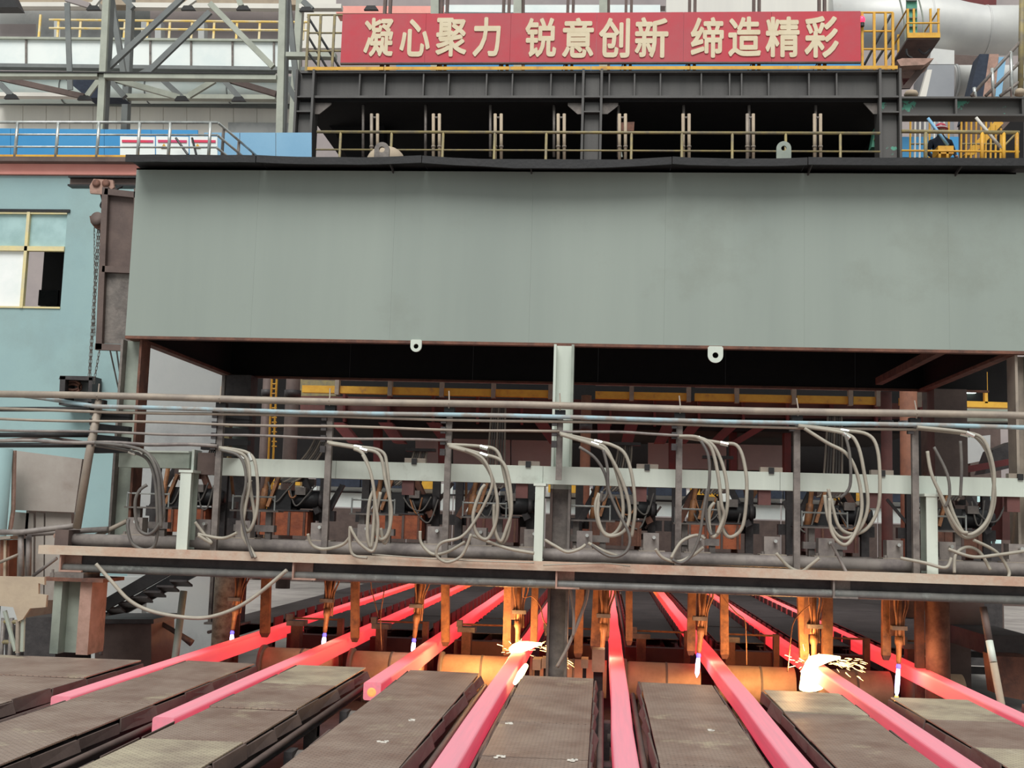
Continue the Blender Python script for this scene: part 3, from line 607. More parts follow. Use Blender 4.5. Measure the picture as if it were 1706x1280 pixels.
# ================================================================== HOSES
# every bundle: pixel control points at the rack plane
YHo = YR - .10
HB = {
 0: [[(158,742),(215,752),(245,765),(258,800),(262,850),(262,890),(255,912),(238,916),(220,905),(213,880),(214,866)],
     [(158,738),(230,748),(262,775),(272,830),(270,865),(250,890),(230,880),(225,840),(232,818),(245,808)],
     [(205,742),(245,755),(262,790),(266,830),(268,880)]],
 1: [[(365,748),(400,755),(412,775),(418,820),(424,860),(418,880),(408,888)],
     [(365,746),(415,756),(428,790),(428,850),(415,885),(405,870),(405,830),(418,800)],
     [(368,748),(408,760),(416,800),(408,850),(404,890),(418,915),(426,930)],
     [(368,750),(400,762),(410,800),(402,850),(410,895),(421,930)]],
 2: [[(545,737),(590,744),(635,752),(645,780),(650,850),(648,890),(640,905),(634,880)],
     [(548,739),(600,748),(632,758),(642,800),(652,850),(646,890),(632,898),(625,870),(634,820)],
     [(590,748),(605,757),(618,790),(624,830),(622,880),(618,912),(612,890),(615,840),(622,818)],
     [(604,758),(618,790),(626,840),(630,880),(622,918),(600,906),(588,888),(583,880),(586,922),(612,930)]],
 3: [[(745,741),(800,744),(828,752),(840,790),(850,850),(846,890),(836,905),(826,890),(824,860)],
     [(748,742),(800,756),(835,768),(848,800),(852,850),(844,880),(834,902),(824,880),(823,840)],
     [(748,744),(790,758),(815,785),(828,830),(826,870),(812,898),(795,890),(788,860),(800,820),(808,808)],
     [(775,750),(805,765),(820,800),(812,830),(790,870),(768,895),(735,905),(727,925),(745,937),(770,925),(785,890)]],
 4: [[(932,722),(990,735),(1020,742),(1042,758),(1054,800),(1058,850),(1052,895)],
     [(934,724),(985,738),(1010,748),(1028,790),(1038,840),(1034,875),(1018,892),(1000,880),(992,845),(998,822)],
     [(934,724),(985,740),(1012,755),(1036,800),(1049,850),(1040,885),(1010,892),(996,860),(1000,824)],
     [(965,745),(990,762),(1008,790),(1012,820),(1002,835),(1003,819)],
     [(1005,750),(1012,780),(1014,815),(1028,850),(1048,890),(1046,915),(1030,927),(1010,925),(985,908)]],
 5: [[(1131,728),(1200,738),(1230,745),(1243,790),(1243,840),(1236,880),(1218,895),(1205,885),(1198,850),(1197,835)],
     [(1131,727),(1163,729),(1190,745),(1208,790),(1212,840),(1202,880),(1188,895),(1182,880),(1182,850),(1190,838)],
     [(1160,728),(1184,745),(1196,790),(1202,840),(1206,860),(1195,890)],
     [(1168,735),(1180,760),(1182,800),(1176,850),(1180,880),(1186,892)],
     [(1178,815),(1172,850),(1165,895),(1152,925),(1135,938),(1120,933)]],
 6: [[(1330,709),(1400,717),(1445,724),(1462,750),(1466,810),(1462,850),(1445,880),(1420,890),(1398,878),(1386,840),(1380,815)],
     [(1330,710),(1405,722),(1428,740),(1440,790),(1446,840),(1436,875),(1415,896),(1395,892),(1380,865),(1374,825)],
     [(1340,714),(1378,738),(1410,756),(1428,790),(1436,840),(1430,875),(1414,905),(1398,904),(1384,880),(1382,830)],
     [(1408,725),(1416,760),(1416,810),(1400,830)]],
 7: [[(1528,714),(1600,722),(1625,728),(1645,755),(1655,800),(1656,840),(1640,880),(1612,896),(1590,880),(1572,840),(1563,817)],
     [(1528,712),(1610,721),(1640,735),(1655,780),(1655,820),(1648,860),(1630,884),(1608,890),(1590,860),(1580,830)],
     [(1545,752),(1552,790),(1570,830),(1586,865),(1600,885),(1612,888)],
     [(1556,745),(1578,790),(1582,825),(1575,845)],
     [(1600,735),(1602,780),(1600,830)]]}
pos = ['longest', 'second longest', 'third longest', 'shorter', 'shortest']
for b, hs in HB.items():
    for k, pts in enumerate(hs):
        c = [A(px, py, YHo - .055*k + .02*math.sin(j*1.3+k)) for j, (px, py) in enumerate(pts)]
        dark = (k >= 3 and b not in (3, 2)) or b == 0
        h_ = tag(obj('hose', MB().curve(c, .020 if k < 3 else .017, 8, 6), M['hosedark' if dark else 'hose'], None, True),
            '%s grey hose of the bundle beside the %s rack post' % (['outermost', 'second', 'third', 'fourth, thinner', 'fifth, thinner'][k], ordp[b]), 'hose', 'hoses hanging beside the %s rack post' % ordp[b])
        if k < 2: obj('coupling', MB().tube([c[1], c[1] + (c[2]-c[1]).normalized()*.09], .026, 8), M['chrome'], h_)
# loose hoses along the platform
LH = [([(513,890),(520,908),(540,915),(570,908),(583,895)], 'grey hose sagging between the pedestals left of the third rack post'),
 ([(700,885),(702,905),(720,923),(745,920),(775,903)], 'grey hose sagging between the pedestals beside the fourth rack post'),
 ([(788,893),(820,905),(850,915),(890,922)], 'grey hose trailing right along the platform to the thin white post'),
 ([(908,900),(925,910),(945,920),(965,915),(975,908)], 'grey hose sagging right of the thin white post'),
 ([(980,905),(1005,918),(1030,927)], 'short grey hose end lying on the kerb right of the centre column'),
 ([(1092,915),(1105,930),(1130,936),(1155,925),(1172,912)], 'grey hose sagging in a bow around the sixth rack post'),
 ([(1118,930),(1135,903),(1160,892),(1175,898)], 'grey hose arching over the kerb beside the sixth rack post'),
 ([(1293,922),(1315,945),(1335,952),(1350,942),(1365,930)], 'grey hose sagging beside the seventh rack post'),
 ([(1385,905),(1398,930),(1412,958)], 'thin dark cable slanting down to the platform edge right of the seventh rack post'),
 ([(1500,930),(1540,938),(1575,946),(1585,930)], 'grey hose passing behind the right white post'),
 ([(1580,915),(1620,928),(1660,925),(1710,918)], 'grey hose curving off to the right edge above the platform'),
 ([(1590,955),(1592,925),(1610,912),(1632,920),(1650,950)], 'grey hose arching over the kerb near the right edge'),
 ([(1622,900),(1660,920),(1680,950),(1680,962)], 'thin hose dropping to the deck at the right edge'),
 ([(325,870),(340,890),(352,905),(330,892)], 'white hose kinked behind the left white post'),
 ([(330,890),(370,897),(395,888)], 'white hose lying behind the left white post')]
for k, (pts, lab) in enumerate(LH):
    c = [A(px, py, YHo + .05*math.sin(j+k)) for j, (px, py) in enumerate(pts)]
    tag(obj('loose_hose', MB().curve(c, .018, 8, 8), M['hose'] if k != 8 else M['greypipe'], None, True), lab, 'hose', 'loose hoses along the platform')
c = [A(px, py, YF-.12) for px, py in ((160,940),(185,968),(215,1000),(250,1018),(300,1028),(345,1029),(390,1015),(430,990),(478,950))]
tag(obj('hanging_hose', MB().curve(c, .022, 8, 8), M['hose'], None, True), 'long pale hose hanging in a deep bow under the left end of the platform', 'hose')
c = [A(px, py, YF-.1) for px, py in ((620,924),(700,930),(760,934),(890,938))]
tag(obj('lip_cable', MB().curve(c, .008, 6, 6), M['hose'], None, True), 'thin cable lying along the worn lip left of the thin white post', 'cable')
c = [A(px, py, YF-.1) for px, py in ((905,942),(960,940),(1010,939),(1050,944))]
tag(obj('lip_cable', MB().curve(c, .008, 6, 6), M['hose'], None, True), 'thin cable lying along the worn lip right of the thin white post', 'cable')
c = [A(px, py, YF+.35) for px, py in ((980,972),(976,1000),(962,1040),(945,1080),(928,1112))]
tag(obj('column_hose', MB().curve(c, .02, 8, 6), M['greypipe'], None, True), 'grey hose slanting down across the foot of the centre column', 'hose')
c = [A(px, py, YF+.32) for px, py in ((948,975),(953,1000),(956,1030),(955,1060))]
tag(obj('column_hose', MB().curve(c, .018, 8, 6), M['greypipe'], None, True), 'grey hose hanging straight down the front of the centre column', 'hose')
# pedestals with clamps on the kerb, two per strand
pd = [(535, 905, 0), (612, 908, 1), (728, 912, 0), (800, 918, 1), (888, 920, 0), (975, 920, 1), (1085, 925, 0), (1160, 930, 1), (1285, 934, 0), (1375, 938, 1), (1488, 940, 0), (1575, 942, 1), (1690, 948, 0), (232, 893, 1), (345, 895, 0), (410, 905, 1)]
for k, (px, py, kind) in enumerate(sorted(pd)):
    c = A(px, py, YF+.55); z = zd + .13
    t = thing('clamp_pedestal', 'dusty clamp pedestal on the kerb beam, %s of sixteen from the left' % ['one','two','three','four','five','six','seven','eight','nine','ten','eleven','twelve','thirteen','fourteen','fifteen','sixteen'][k], 'pedestal', (c.x, YF+.5, z), 'clamp pedestals on the kerb beam')
    obj('foot_plate', MB().box((c.x-.15, YF+.38, z), (c.x+.15, YF+.66, z+.04)), M['tanpipe'], t)
    bl_ = obj('block', MB().box((c.x-.10, YF+.42, z+.04), (c.x+.08, YF+.6, z+.24)), M['greypipe'], t)
    obj('nut', MB().lathe((c.x-.12, YF+.4, z+.04), (0,0,1), [(.022,0),(.022,.03)], 6), M['midsteel'], t)
    obj('nipple', MB().tube([(c.x+.02, YF+.42, z+.19), (c.x+.02, YF+.34, z+.19)], .02, 8), M['chrome'], bl_)
    if kind:
        t2 = thing('table_frame', 'grey H shaped table frame behind clamp pedestal %s of sixteen from the left' % ['one','two','three','four','five','six','seven','eight','nine','ten','eleven','twelve','thirteen','fourteen','fifteen','sixteen'][k], 'frame', (c.x+.1, YF+.8, zd), 'table frames behind the kerb')
        for dx_ in (-.12, .2): obj('leg', MB().box((c.x+dx_-.035, YF+.74, zd+.002), (c.x+dx_+.035, YF+.82, zd+.48)), M['midsteel'], t2)
        obj('mid_plate', MB().box((c.x-.22, YF+.72, zd+.24), (c.x+.28, YF+.84, zd+.32)), M['greypipe'], t2)
        obj('top_plate', MB().box((c.x-.26, YF+.66, zd+.48), (c.x+.34, YF+.9, zd+.5)), M['midsteel'], t2)
        for dx_ in (-.24, .28): obj('stud', MB().tube([(c.x+dx_, YF+.7, zd+.5), (c.x+dx_, YF+.7, zd+.68)], .01, 6), M['steelrail'], t2)
        obj('top_bar', MB().tube([(c.x-.24, YF+.7, zd+.66), (c.x+.28, YF+.7, zd+.66)], .012, 6), M['steelrail'], t2)
# ================================================================== CUTTING TORCHES AND CLAMP ARMS UNDER THE PLATFORM
ztop = zd - .236
FL = [(387, 1052, 16.3, .0), (541, 1056, 15.9, .0), (690, 1065, 16.0, .0), (862, 1078, 15.3, 1), (1003, 1085, 15.2, .5), (1164, 1090, 15.2, .3), (1356, 1105, 14.9, 1), (1497, 1108, 14.9, .6)]
TOPX = [402, 552, 703, 866, 1012, 1177, 1357, 1500]
for i, (px, py, Y, kind) in enumerate(FL):
    tip = A(px, py, Y); top = A(TOPX[i], 960, Y); top = tip + (top-tip)*((ztop-tip.z)/(top.z-tip.z))
    t = thing('cutting_torch', 'copper brown cutting torch with a %s flame over the %s billet' % ('white hot sparking' if kind == 1 else 'blue white', ORD[i]), 'torch', (top.x, Y, tip.z), 'cutting torches under the platform')
    d = (tip - top); u = d.normalized(); sd = Vector((0,0,1)).cross(u).normalized() if abs(u.z) < .99 else Vector((1,0,0))
    tu_ = obj('torch_tube', MB().tube([top, tip - u*.16], .028, 10), M['copper'], t, True)
    obj('nozzle', MB().lathe(tip - u*.34, u, [(.0,0),(.05,0),(.052,.08),(.036,.12),(.03,.30),(.018,.34),(0,.34)], 14), M['copper'], tu_, True)
    for k, o_ in enumerate((-.055, .05, .085)):
        q = Vector((o_, -.03+.03*k, 0)); b_ = top + q; e_ = top + d*(.62+.06*k) + q*.8
        obj('gas_line', MB().curve([b_, top + d*.2 + q*1.3, top + d*.42 + q*.7, e_], .012, 6, 6), M['copper'], t, True)
    obj('torch_rail', MB().box((top.x-.11, Y+.06, tip.z+.34), (top.x+.02, Y+.1, ztop)), M['rust'], t)
    obj('torch_clip', MB().box((tip.x-.08, Y-.05, tip.z+.42), (tip.x+.1, Y+.08, tip.z+.47)), M['midsteel'], t)
    if kind == 1:
        ln_ = .10
    else: ln_ = .16 + .36*kind
    dn = Vector((-.07 if i > 0 else 0, 0, -1)).normalized()
    if kind != 1:
        obj('flame_root', MB().lathe(tip - dn*.03, dn, [(.0,0),(.018,.01),(.030,.05),(.020,.09),(.0,.13)], 12), M['flameblue'], t, True)
        obj('flame', MB().lathe(tip + dn*.03, dn, [(.0,0),(.022,.01),(.03,ln_*.4),(.026,ln_*.8),(.0,ln_)], 12), M['flame'], t, True)
        if kind > .3: obj('flame_tail', MB().lathe(tip + dn*(ln_-.02), dn, [(.0,0),(.024,.02),(.03,.16),(.0,.34)], 12), M['flametail'], t, True)
    l = flame_light('torch_glow', tip + (Vector((-.30, -.28, .04)) if kind == 1 else Vector((.05, -.3, .1))), (1, .52, .2) if kind == 1 else (1, .60, .35), 100 if kind == 1 else (9 if kind else 6), .12)
    if kind == 1:
        rnd = random.Random(i)
        z = .905
        core = A(868, 1083, Y) if i == 3 else A(1362, 1112, Y)
        # white hot spray lying over the cut and running down the side of the billet
        if i == 3: blobs = [((849,1084),.03),((857,1082),.065),((868,1078),.07),((880,1076),.055),((892,1074),.03),((903,1073),.012)]
        else: blobs = [((1344,1110),.04),((1354,1103),.075),((1368,1099),.065),((1382,1097),.042),((1400,1096),.015),((1349,1120),.075),((1350,1132),.085)]
        pts = [A(q[0], q[1], Y-.15) for q, r in blobs]
        if i == 3: obj('slag_flow', MB().tube(pts, [r for q, r in blobs], 12), M['slag'], t, True, 'white hot spray over the cut')
        else:
            obj('slag_flow', MB().tube(pts[:5], [r for q, r in blobs[:5]], 12), M['slag'], t, True, 'white hot spray over the cut')
            obj('slag_flow', MB().tube([pts[1], pts[5], pts[6], A(1352, 1146, Y-.2)], [.07, .10, .12, .15], 12), M['slag'], t, True, 'white hot slag running down')
        sp = MB()
        for k in range(54):
            a = A(895 + rnd.uniform(-6, 4), 1076+rnd.uniform(-3, 8), Y-.15) if i == 3 else A(1385+rnd.uniform(-8, 8), 1099+rnd.uniform(-3, 9), Y-.15)
            v = Vector((rnd.uniform(.25, 1), rnd.uniform(-.4, .4), rnd.uniform(-.22, .18))).normalized()
            d0 = rnd.uniform(0, .42); d1 = d0 + rnd.uniform(.03, .14)
            g = lambda q: a + v*q + Vector((0,0,-.5*q*q))
            sp.tube([g(d0), g((d0+d1)/2), g(d1)], [.0015, .0045, .0015], 5)
        for k in range(14):
            a = A(862 if i == 3 else 1345, 1085 if i == 3 else 1105, Y-.15)
            v = Vector((rnd.uniform(-1, .6), rnd.uniform(-.4, .2), rnd.uniform(-.3, .4))).normalized(); d0 = rnd.uniform(.05, .2)
            sp.tube([a+v*d0, a+v*(d0+rnd.uniform(.03,.09))], .0025, 5)
        o = obj('sparks', sp, M['spark'], t); o['kind'] = 'stuff'
    flk = l; flk.parent = t; flk.location = flk.location - t.location
# glowing slag streak on the right of the fourth billet
a, b = A(858, 1137, 12.6), A(875, 1112, 13.6)
a, b = ON(858, 1138, .90), ON(876, 1110, .90)
tag(obj('slag_streak', MB().tube([a, (a+b)/2, b], [.022, .04, .03], 10), M['slag'], None, True), 'white hot slag streak along the right edge of the fourth billet from the left', 'slag')
# clamp arms: flat bars hanging beside each billet (pixel centre x, width px, bottom row, top dx)
CL = [(441, 15, 1062, 3, 16.1), (591, 13, 1070, 1, 16.0), (742, 13, 1077, 0, 15.9), (844, 13, 1092, 3, 15.9), (889, 11, 1078, 3, 15.8), (932, 10, 1100, 2, 15.7), (963, 14, 1096, 4, 15.7), (991, 15, 1084, 6, 15.6),
      (1009, 12, 1068, 0, 15.6), (1048, 11, 1075, 0, 15.6), (1151, 13, 1092, 2, 15.5), (1207, 13, 1098, -1, 15.5), (1340, 14, 1106, -6, 15.2), (1378, 16, 1104, 0, 15.2), (1476, 13, 1100, 1, 15.1), (1494, 8, 1058, 0, 15.4)]
cl_of = ['leftmost', 'second', 'third', 'fourth, left arm', 'fourth, middle arm', 'fourth, right arm', 'fifth, outer left arm', 'fifth, slanted arm', 'fifth, inner left arm', 'fifth, right arm', 'sixth, left arm', 'sixth, right arm', 'seventh, left arm', 'seventh, right arm', 'eighth, long arm', 'eighth, short arm']
for k, (px, wpx, pb, dxp, Y) in enumerate(CL):
    b_ = A(px, pb, Y); tp = A(px + dxp, 965, Y); tp = b_ + (tp-b_)*((ztop-b_.z)/(tp.z-b_.z)); ww = wpx/1938*Y
    t = thing('hanging_clamp', 'scorched flat clamp bar hanging under the platform, strand %s' % cl_of[k], 'clamp', (b_.x, Y, b_.z), 'hanging clamps under the platform')
    obj('arm_bar', MB().bar(b_ + Vector((0,0,.06)), tp, .1, ww, (1,0,0)), M['copper'], t)
    obj('toe', MB().add([tuple(b_+Vector(v)) for v in ((-ww*.5,-.05,.06),(ww*.5,-.05,.06),(ww*.5,.05,.06),(-ww*.5,.05,.06),(-ww*.3,-.03,0),(ww*.3,-.03,0),(ww*.3,.03,0),(-ww*.3,.03,0))], [(0,1,2,3),(7,6,5,4),(0,4,5,1),(1,5,6,2),(2,6,7,3),(3,7,4,0)]), M['rust'], t)
# thin wires hanging by the torches
for k, (pts, Y, lab) in enumerate([([(618,975),(626,1010),(631,1030)], 15.6, 'thin wire hanging between the second and third billets, upper'), ([(640,985),(634,1030),(636,1085)], 15.6, 'thin wire hanging between the second and third billets, lower'),
    ([(872,994),(886,994),(900,1010),(906,1035),(922,1055),(929,1085)], 15.2, 'copper wire bowing right of the fourth billet'),
    ([(1203,992),(1225,1020),(1240,1033),(1243,1060),(1244,1108)], 14.9, 'thin wire hanging between the sixth and seventh billets'),
    ([(1352,1004),(1335,1020),(1322,1038),(1317,1070),(1312,1120)], 14.6, 'thin wire hanging left of the seventh billet torch')]):
    P_ = [A(x, y, Y) for x, y in pts]; P_ = [Vector((P_[0].x, Y, ztop))] + P_ if 'lower' not in lab else P_
    tag(obj('hanging_wire', MB().curve(P_, .007, 6, 6), M['copper'], None, True), lab, 'wire')
# small blocks by the centre column foot
for k, (x0, x1, y0, y1, lab) in enumerate([(888, 902, 1098, 1115, 'small orange lit block left of the centre column foot, leftmost'), (903, 924, 1097, 1112, 'orange lit block touching the left of the centre column foot'), (968, 980, 1098, 1112, 'orange lit block right of the centre column foot'), (986, 1008, 1082, 1118, 'orange lit post block left of the fifth billet')]):
    p = A(x0, y1, 14.4); q = A(x1, y0, 14.4)
    t = thing('guide_block', lab, 'block', ((p.x+q.x)/2, 14.4, .06), 'guide blocks at the centre column')
    obj('block', MB().box((p.x, 14.3, p.z), (q.x, 14.6, q.z)), M['barrel'], t); obj('leg', MB().box((p.x+.02, 14.38, .06), (q.x-.02, 14.5, p.z)), M['darksteel'], t)
# ================================================================== TORCH CARRIAGES ABOVE THE DECK
def carriage(i):
    x = SX[i]; Y = 15.3
    t = thing('torch_carriage', 'dark torch carriage with orange box and cable bundle, %s of eight' % ORD[i], 'carriage', (x, Y, zd), 'torch carriages under the hood')
    xc = A([300, 470, 660, 820, 1025, 1190, 1385, 1590][i], 870, Y).x
    h0 = zd+.10; mt = M[['orange', 'orange', 'orange', 'maroon', 'rust', 'orange', 'maroon', 'rust'][i]]  # orange boxes carry the torch light in their colour
    obj('cooling_box', MB().box((xc-.34, Y, h0+.08), (xc+.34, Y+.3, h0+.40)), mt, t)
    for q in range(4): obj('box_rib', MB().box((xc-.33+q*.205, Y-.022, h0+.08), (xc-.30+q*.205, Y, h0+.39)), M['rust' if q % 2 else 'brown'], t)
    obj('box_cover', MB().box((xc-.36, Y-.01, h0+.40), (xc+.36, Y+.31, h0+.42)), M['darksteel'], t)
    mo_ = obj('motor', MB().lathe((xc+.1, Y+.15, h0+.56), (1,0,0), [(0,0),(.10,0),(.12,.02),(.12,.34),(.08,.36),(.08,.44),(0,.44)], 16), M['black'], t, True)
    obj('terminal_box', MB().box((xc+.16, Y-.02, h0+.62), (xc+.30, Y+.1, h0+.72)), M['midsteel'], mo_)
    obj('fan_cover', MB().lathe((xc+.46, Y+.15, h0+.56), (1,0,0), [(0,0),(.10,0),(.11,.02),(.09,.06),(0,.06)], 16), M['darksteel'], mo_, True)
    obj('gearbox', MB().box((xc-.22, Y+.02, h0+.42), (xc+.10, Y+.3, h0+.68)), M['black'], t)
    obj('cross_beam', MB().box((xc-.62, Y+.34, h0+.28), (xc+.62, Y+.46, h0+.42)), M['darksteel'], t)
    for s in (-1, 1):
        obj('side_post', MB().ibeam((xc+s*.48, Y+.3, zd-.02), (xc+s*.48, Y+.3, h0+1.0), .1, .1, .015), M['darksteel'], t)
        obj('slanted_leg', MB().bar((xc+s*.46, Y+.1, h0+.38), (xc+s*.16, Y+.2, h0+.98), .05, .08), M['rust'] if s*(-1)**i > 0 else M['darksteel'], t)
    obj('cylinder', MB().lathe((xc-.3, Y+.05, h0+.35), (.12, 0, 1), [(0,0),(.05,0),(.05,.34),(.03,.35),(.03,.6),(0,.6)], 12), M['copper'], t, True)
    obj('head_box', MB().box((xc-.16, Y+.1, h0+.80), (xc+.16, Y+.34, h0+1.06)), M['brown'], t)
    lean = [.35, .42, .25, .02, .12, .06, .10, .15][i]; zt_ = [3.45, 3.65, 3.5, 4.15, 3.65, 3.5, 4.1, 3.3][i]
    for k in range(7):
        o_ = -.12 + .04*k
        obj('cable', MB().curve([(xc+o_-.05, Y+.1, h0+.78), (xc+o_+lean*.3, Y+.12, 3.1), (xc+o_*.8+lean*.8, Y+.2, zt_-.25), (xc+o_*.7+lean, Y+.3, zt_)], .014, 6, 5), M['hosedark'] if k % 3 else M['tanpipe'], t, True)
    rnd = random.Random(100+i)
    for q in range(4):
        bx = xc + rnd.uniform(-.55, .5); bz = h0 + rnd.uniform(.15, .8); by = Y + rnd.uniform(.35, .9)
        obj('valve_block', MB().box((bx, by, bz), (bx+rnd.uniform(.06,.2), by+.12, bz+rnd.uniform(.06,.2))), M[rnd.choice(['black', 'darksteel', 'brown', 'midsteel'])], t)
    for q in range(5):
        a_ = Vector((xc+rnd.uniform(-.55,.55), Y+rnd.uniform(.2,.7), h0+rnd.uniform(.3,.6))); b_ = a_ + Vector((rnd.uniform(-.35,.35), 0, rnd.uniform(.25,.6)))
        obj('linkage', MB().bar(a_, b_, .03, rnd.uniform(.02,.06)), M[rnd.choice(['copper', 'darksteel', 'darksteel', 'rust', 'brown'])], t)
    for q in range(3):
        a_ = Vector((xc+rnd.uniform(-.5,.3), Y+.02, h0+rnd.uniform(.5,.8))); w_ = rnd.uniform(.15,.4)
        obj('hydraulic_hose', MB().curve([a_, a_+Vector((w_*.3,-.03,-rnd.uniform(.1,.3))), a_+Vector((w_*.7,-.02,-rnd.uniform(.1,.3))), a_+Vector((w_,0,.02))], .012, 6, 5), M['copper' if q == 0 and i in (1,2,4,5,6) else 'hosedark'], t, True)
    obj('orange_bracket', MB().bar((xc-.2, Y-.02, h0+.45), (xc-.08, Y+.02, h0+.85), .04, .07), M['copper'], t)
    obj('cable_guide', MB().box((xc-.2+lean, Y+.2, zt_-.04), (xc+.2+lean, Y+.34, zt_)), M['darksteel'], t)
    obj('drip_tray', MB().box((xc-.5, Y-.05, h0-.0), (xc+.5, Y+.25, h0+.03)), M['midsteel'], t)
    for s in (-1, 1): obj('hanger', MB().box((xc+s*.30-.04, Y+.36, zd-.222), (xc+s*.30+.04, Y+.44, h0+.28)), M['rust'], t)
for i in range(8): carriage(i)
# rails that carry the carriages
cr = thing('carriage_rails', 'pair of dark rails under the hood that carry the torch carriages', 'rail', (0, 15.5, zd-.2))
for y in (15.12, 15.6): obj('rail', MB().ibeam((xl+.5, y, zd-.121), (XR, y, zd-.121), .1, .2, .015), M['darksteel'], cr)
obj('bed_plate', MB().box((xl+.6, 14.3, zd-.236), (XR, 16.6, zd-.2222)), M['darksteel'], cr)
# ================================================================== CASTER AND HALL SEEN UNDER THE HOOD
TRIM = {'wall', 'panel'}
_tr = [2]
def tslab(name, label, cat, pix, Y, d, m, group=None):
    if cat in TRIM:
        _tr[0] += 1
        o = obj(('wall_%s' % name.split('_')[0]) if cat == 'wall' else 'trim_%d' % _tr[0], MB().slab(pix, Y, d), M[m]); o['kind'] = 'structure'; o['label'] = label
        return o
    return tag(obj(name, MB().slab(pix, Y, d), M[m]), label, cat, group)
YC = 31.0
ca = thing('caster_frame', 'dark red casting machine frame with ribbed panels seen under the hood', 'frame', (0, YC, 0))
for k in range(14):
    p0 = 500 + k*74; p1 = p0+71
    obj('panel', MB().slab([(p0, 700 + (p0-500)*.014), (p1, 700+(p1-500)*.014), (p1, 660+(p1-500)*.012), (p0, 660+(p0-500)*.012)], YC, .2), M['maroon'], ca)
    obj('rib', MB().slab([(p1, 702+(p1-500)*.014), (p1+4, 702+(p1-500)*.014), (p1+4, 656+(p1-500)*.012), (p1, 656+(p1-500)*.012)], YC-.3, .5), M['darkred'], ca)
obj('dark_back', MB().slab([(380, 790), (1640, 806), (1640, 560), (380, 560)], YC+6, .3), M['soot_and_shade'], ca)  # black sheet painted for the dark depth behind the caster
obj('deck_soffit', MB().slab([(430, 708), (1525, 723), (1525, 699), (430, 692)], YC-.1, 5.5), M['soot_and_shade'], ca)
for k, (xt, xb_) in enumerate([(560, 590), (640, 665), (720, 745), (900, 925), (1005, 1006), (1052, 1045), (1115, 1100), (1160, 1135), (1225, 1190), (1280, 1225)]):
    obj('slanted_strut', MB().slab([(xt-10, 704), (xt+12, 704), (xb_+9, 738), (xb_-10, 738)], YC-.6+.05*k, .5), M['darkred'], ca)  # strut red is partly strand glow, put into the colour
for px in (627, 735, 1120, 1222, 1312): obj('red_post', MB().slab([(px-5, 700), (px+6, 700), (px+6, 790), (px-5, 790)], YC+.2, .4), M['darkred'], ca)
for k, (a, b) in enumerate([(692, 735), (755, 850), (852, 920), (1080, 1115), (1125, 1210), (1230, 1305)]):
    obj('grey_panel', MB().slab([(a, 772+(a-692)*.02), (b, 772+(b-692)*.02), (b, 730+(b-692)*.02), (a, 730+(a-692)*.02)], YC+2, .2), M['haze'], ca)
yb = thing('yellow_beam', 'yellow kick beam with short posts across the caster under the hood', 'beam', (0, YC-1, 5.6))
zz1, zz0 = A(800, 648, YC-1).z, A(800, 660, YC-1).z
for k, (a, b) in enumerate([(503, 560), (566, 648), (650, 734), (738, 820), (824, 915), (992, 1050), (1056, 1145), (1158, 1225), (1230, 1320), (1328, 1414), (1422, 1460), (1500, 1528)]):
    obj('beam_section', MB().box((A(a, 650, YC-1).x, YC-1, zz0), (A(b, 650, YC-1).x, YC-.8, zz1)), M['yellow'], yb)
    obj('short_post', MB().box((A(b+2, 650, YC-1).x-.05, YC-1.1, zz0-.05), (A(b+2, 650, YC-1).x+.06, YC-.9, zz1+.22)), M['tanpipe'], yb)
    obj('fine_rail', MB().tube([(A(a, 650, YC-1).x, YC-1, zz1+.16), (A(b, 650, YC-1).x, YC-1, zz1+.16)], .02, 6), M['greypipe'], yb)
for k, (x0, x1, y0, y1, Y, m, lab) in enumerate([(966, 985, 695, 775, 27, 'orangebeam', 'orange brown column right of the centre column under the hood'), (1500, 1528, 690, 800, 24, 'orangebeam', 'orange brown round column near the right end under the hood'),
    (472, 500, 640, 735, 26, 'brown', 'brown column behind the left pipes under the hood'), (405, 418, 630, 770, 25, 'midsteel', 'slim grey column left of the yellow ladder'), (1468, 1486, 690, 780, 27, 'maroon', 'maroon column left of the orange brown round column'),
    (430, 452, 640, 790, 29, 'brown', 'dark brown column just left of the yellow ladder')]):
    a, b = A(x0, y1, Y), A(x1, y0, Y)
    zb_ = .895
    t = thing('hall_column', lab, 'column', ((a.x+b.x)/2, Y, zb_))
    obj('shaft', MB().tube([((a.x+b.x)/2, Y, zb_), ((a.x+b.x)/2, Y, b.z+.5)], (b.x-a.x)/2, 16), M[m], t, True)
    obj('collar', MB().tube([((a.x+b.x)/2, Y, b.z-.3), ((a.x+b.x)/2, Y, b.z-.15)], (b.x-a.x)/2+.03, 16), M['darksteel'], t, True)
la = thing('yellow_ladder', 'yellow caged ladder behind the pipes at the left under the hood', 'ladder', (A(457, 650, 25).x, 25, 3))
for px in (453, 461): obj('stile', MB().tube([Vector((A(px, 700, 25).x, 25, 0)), A(px, 632, 25)], .025, 6), M['yellow'], la)
for k in range(14): obj('rung', MB().tube([A(453, 640+8*k, 25), A(461, 640+8*k, 25)], .018, 6), M['yellow'], la)
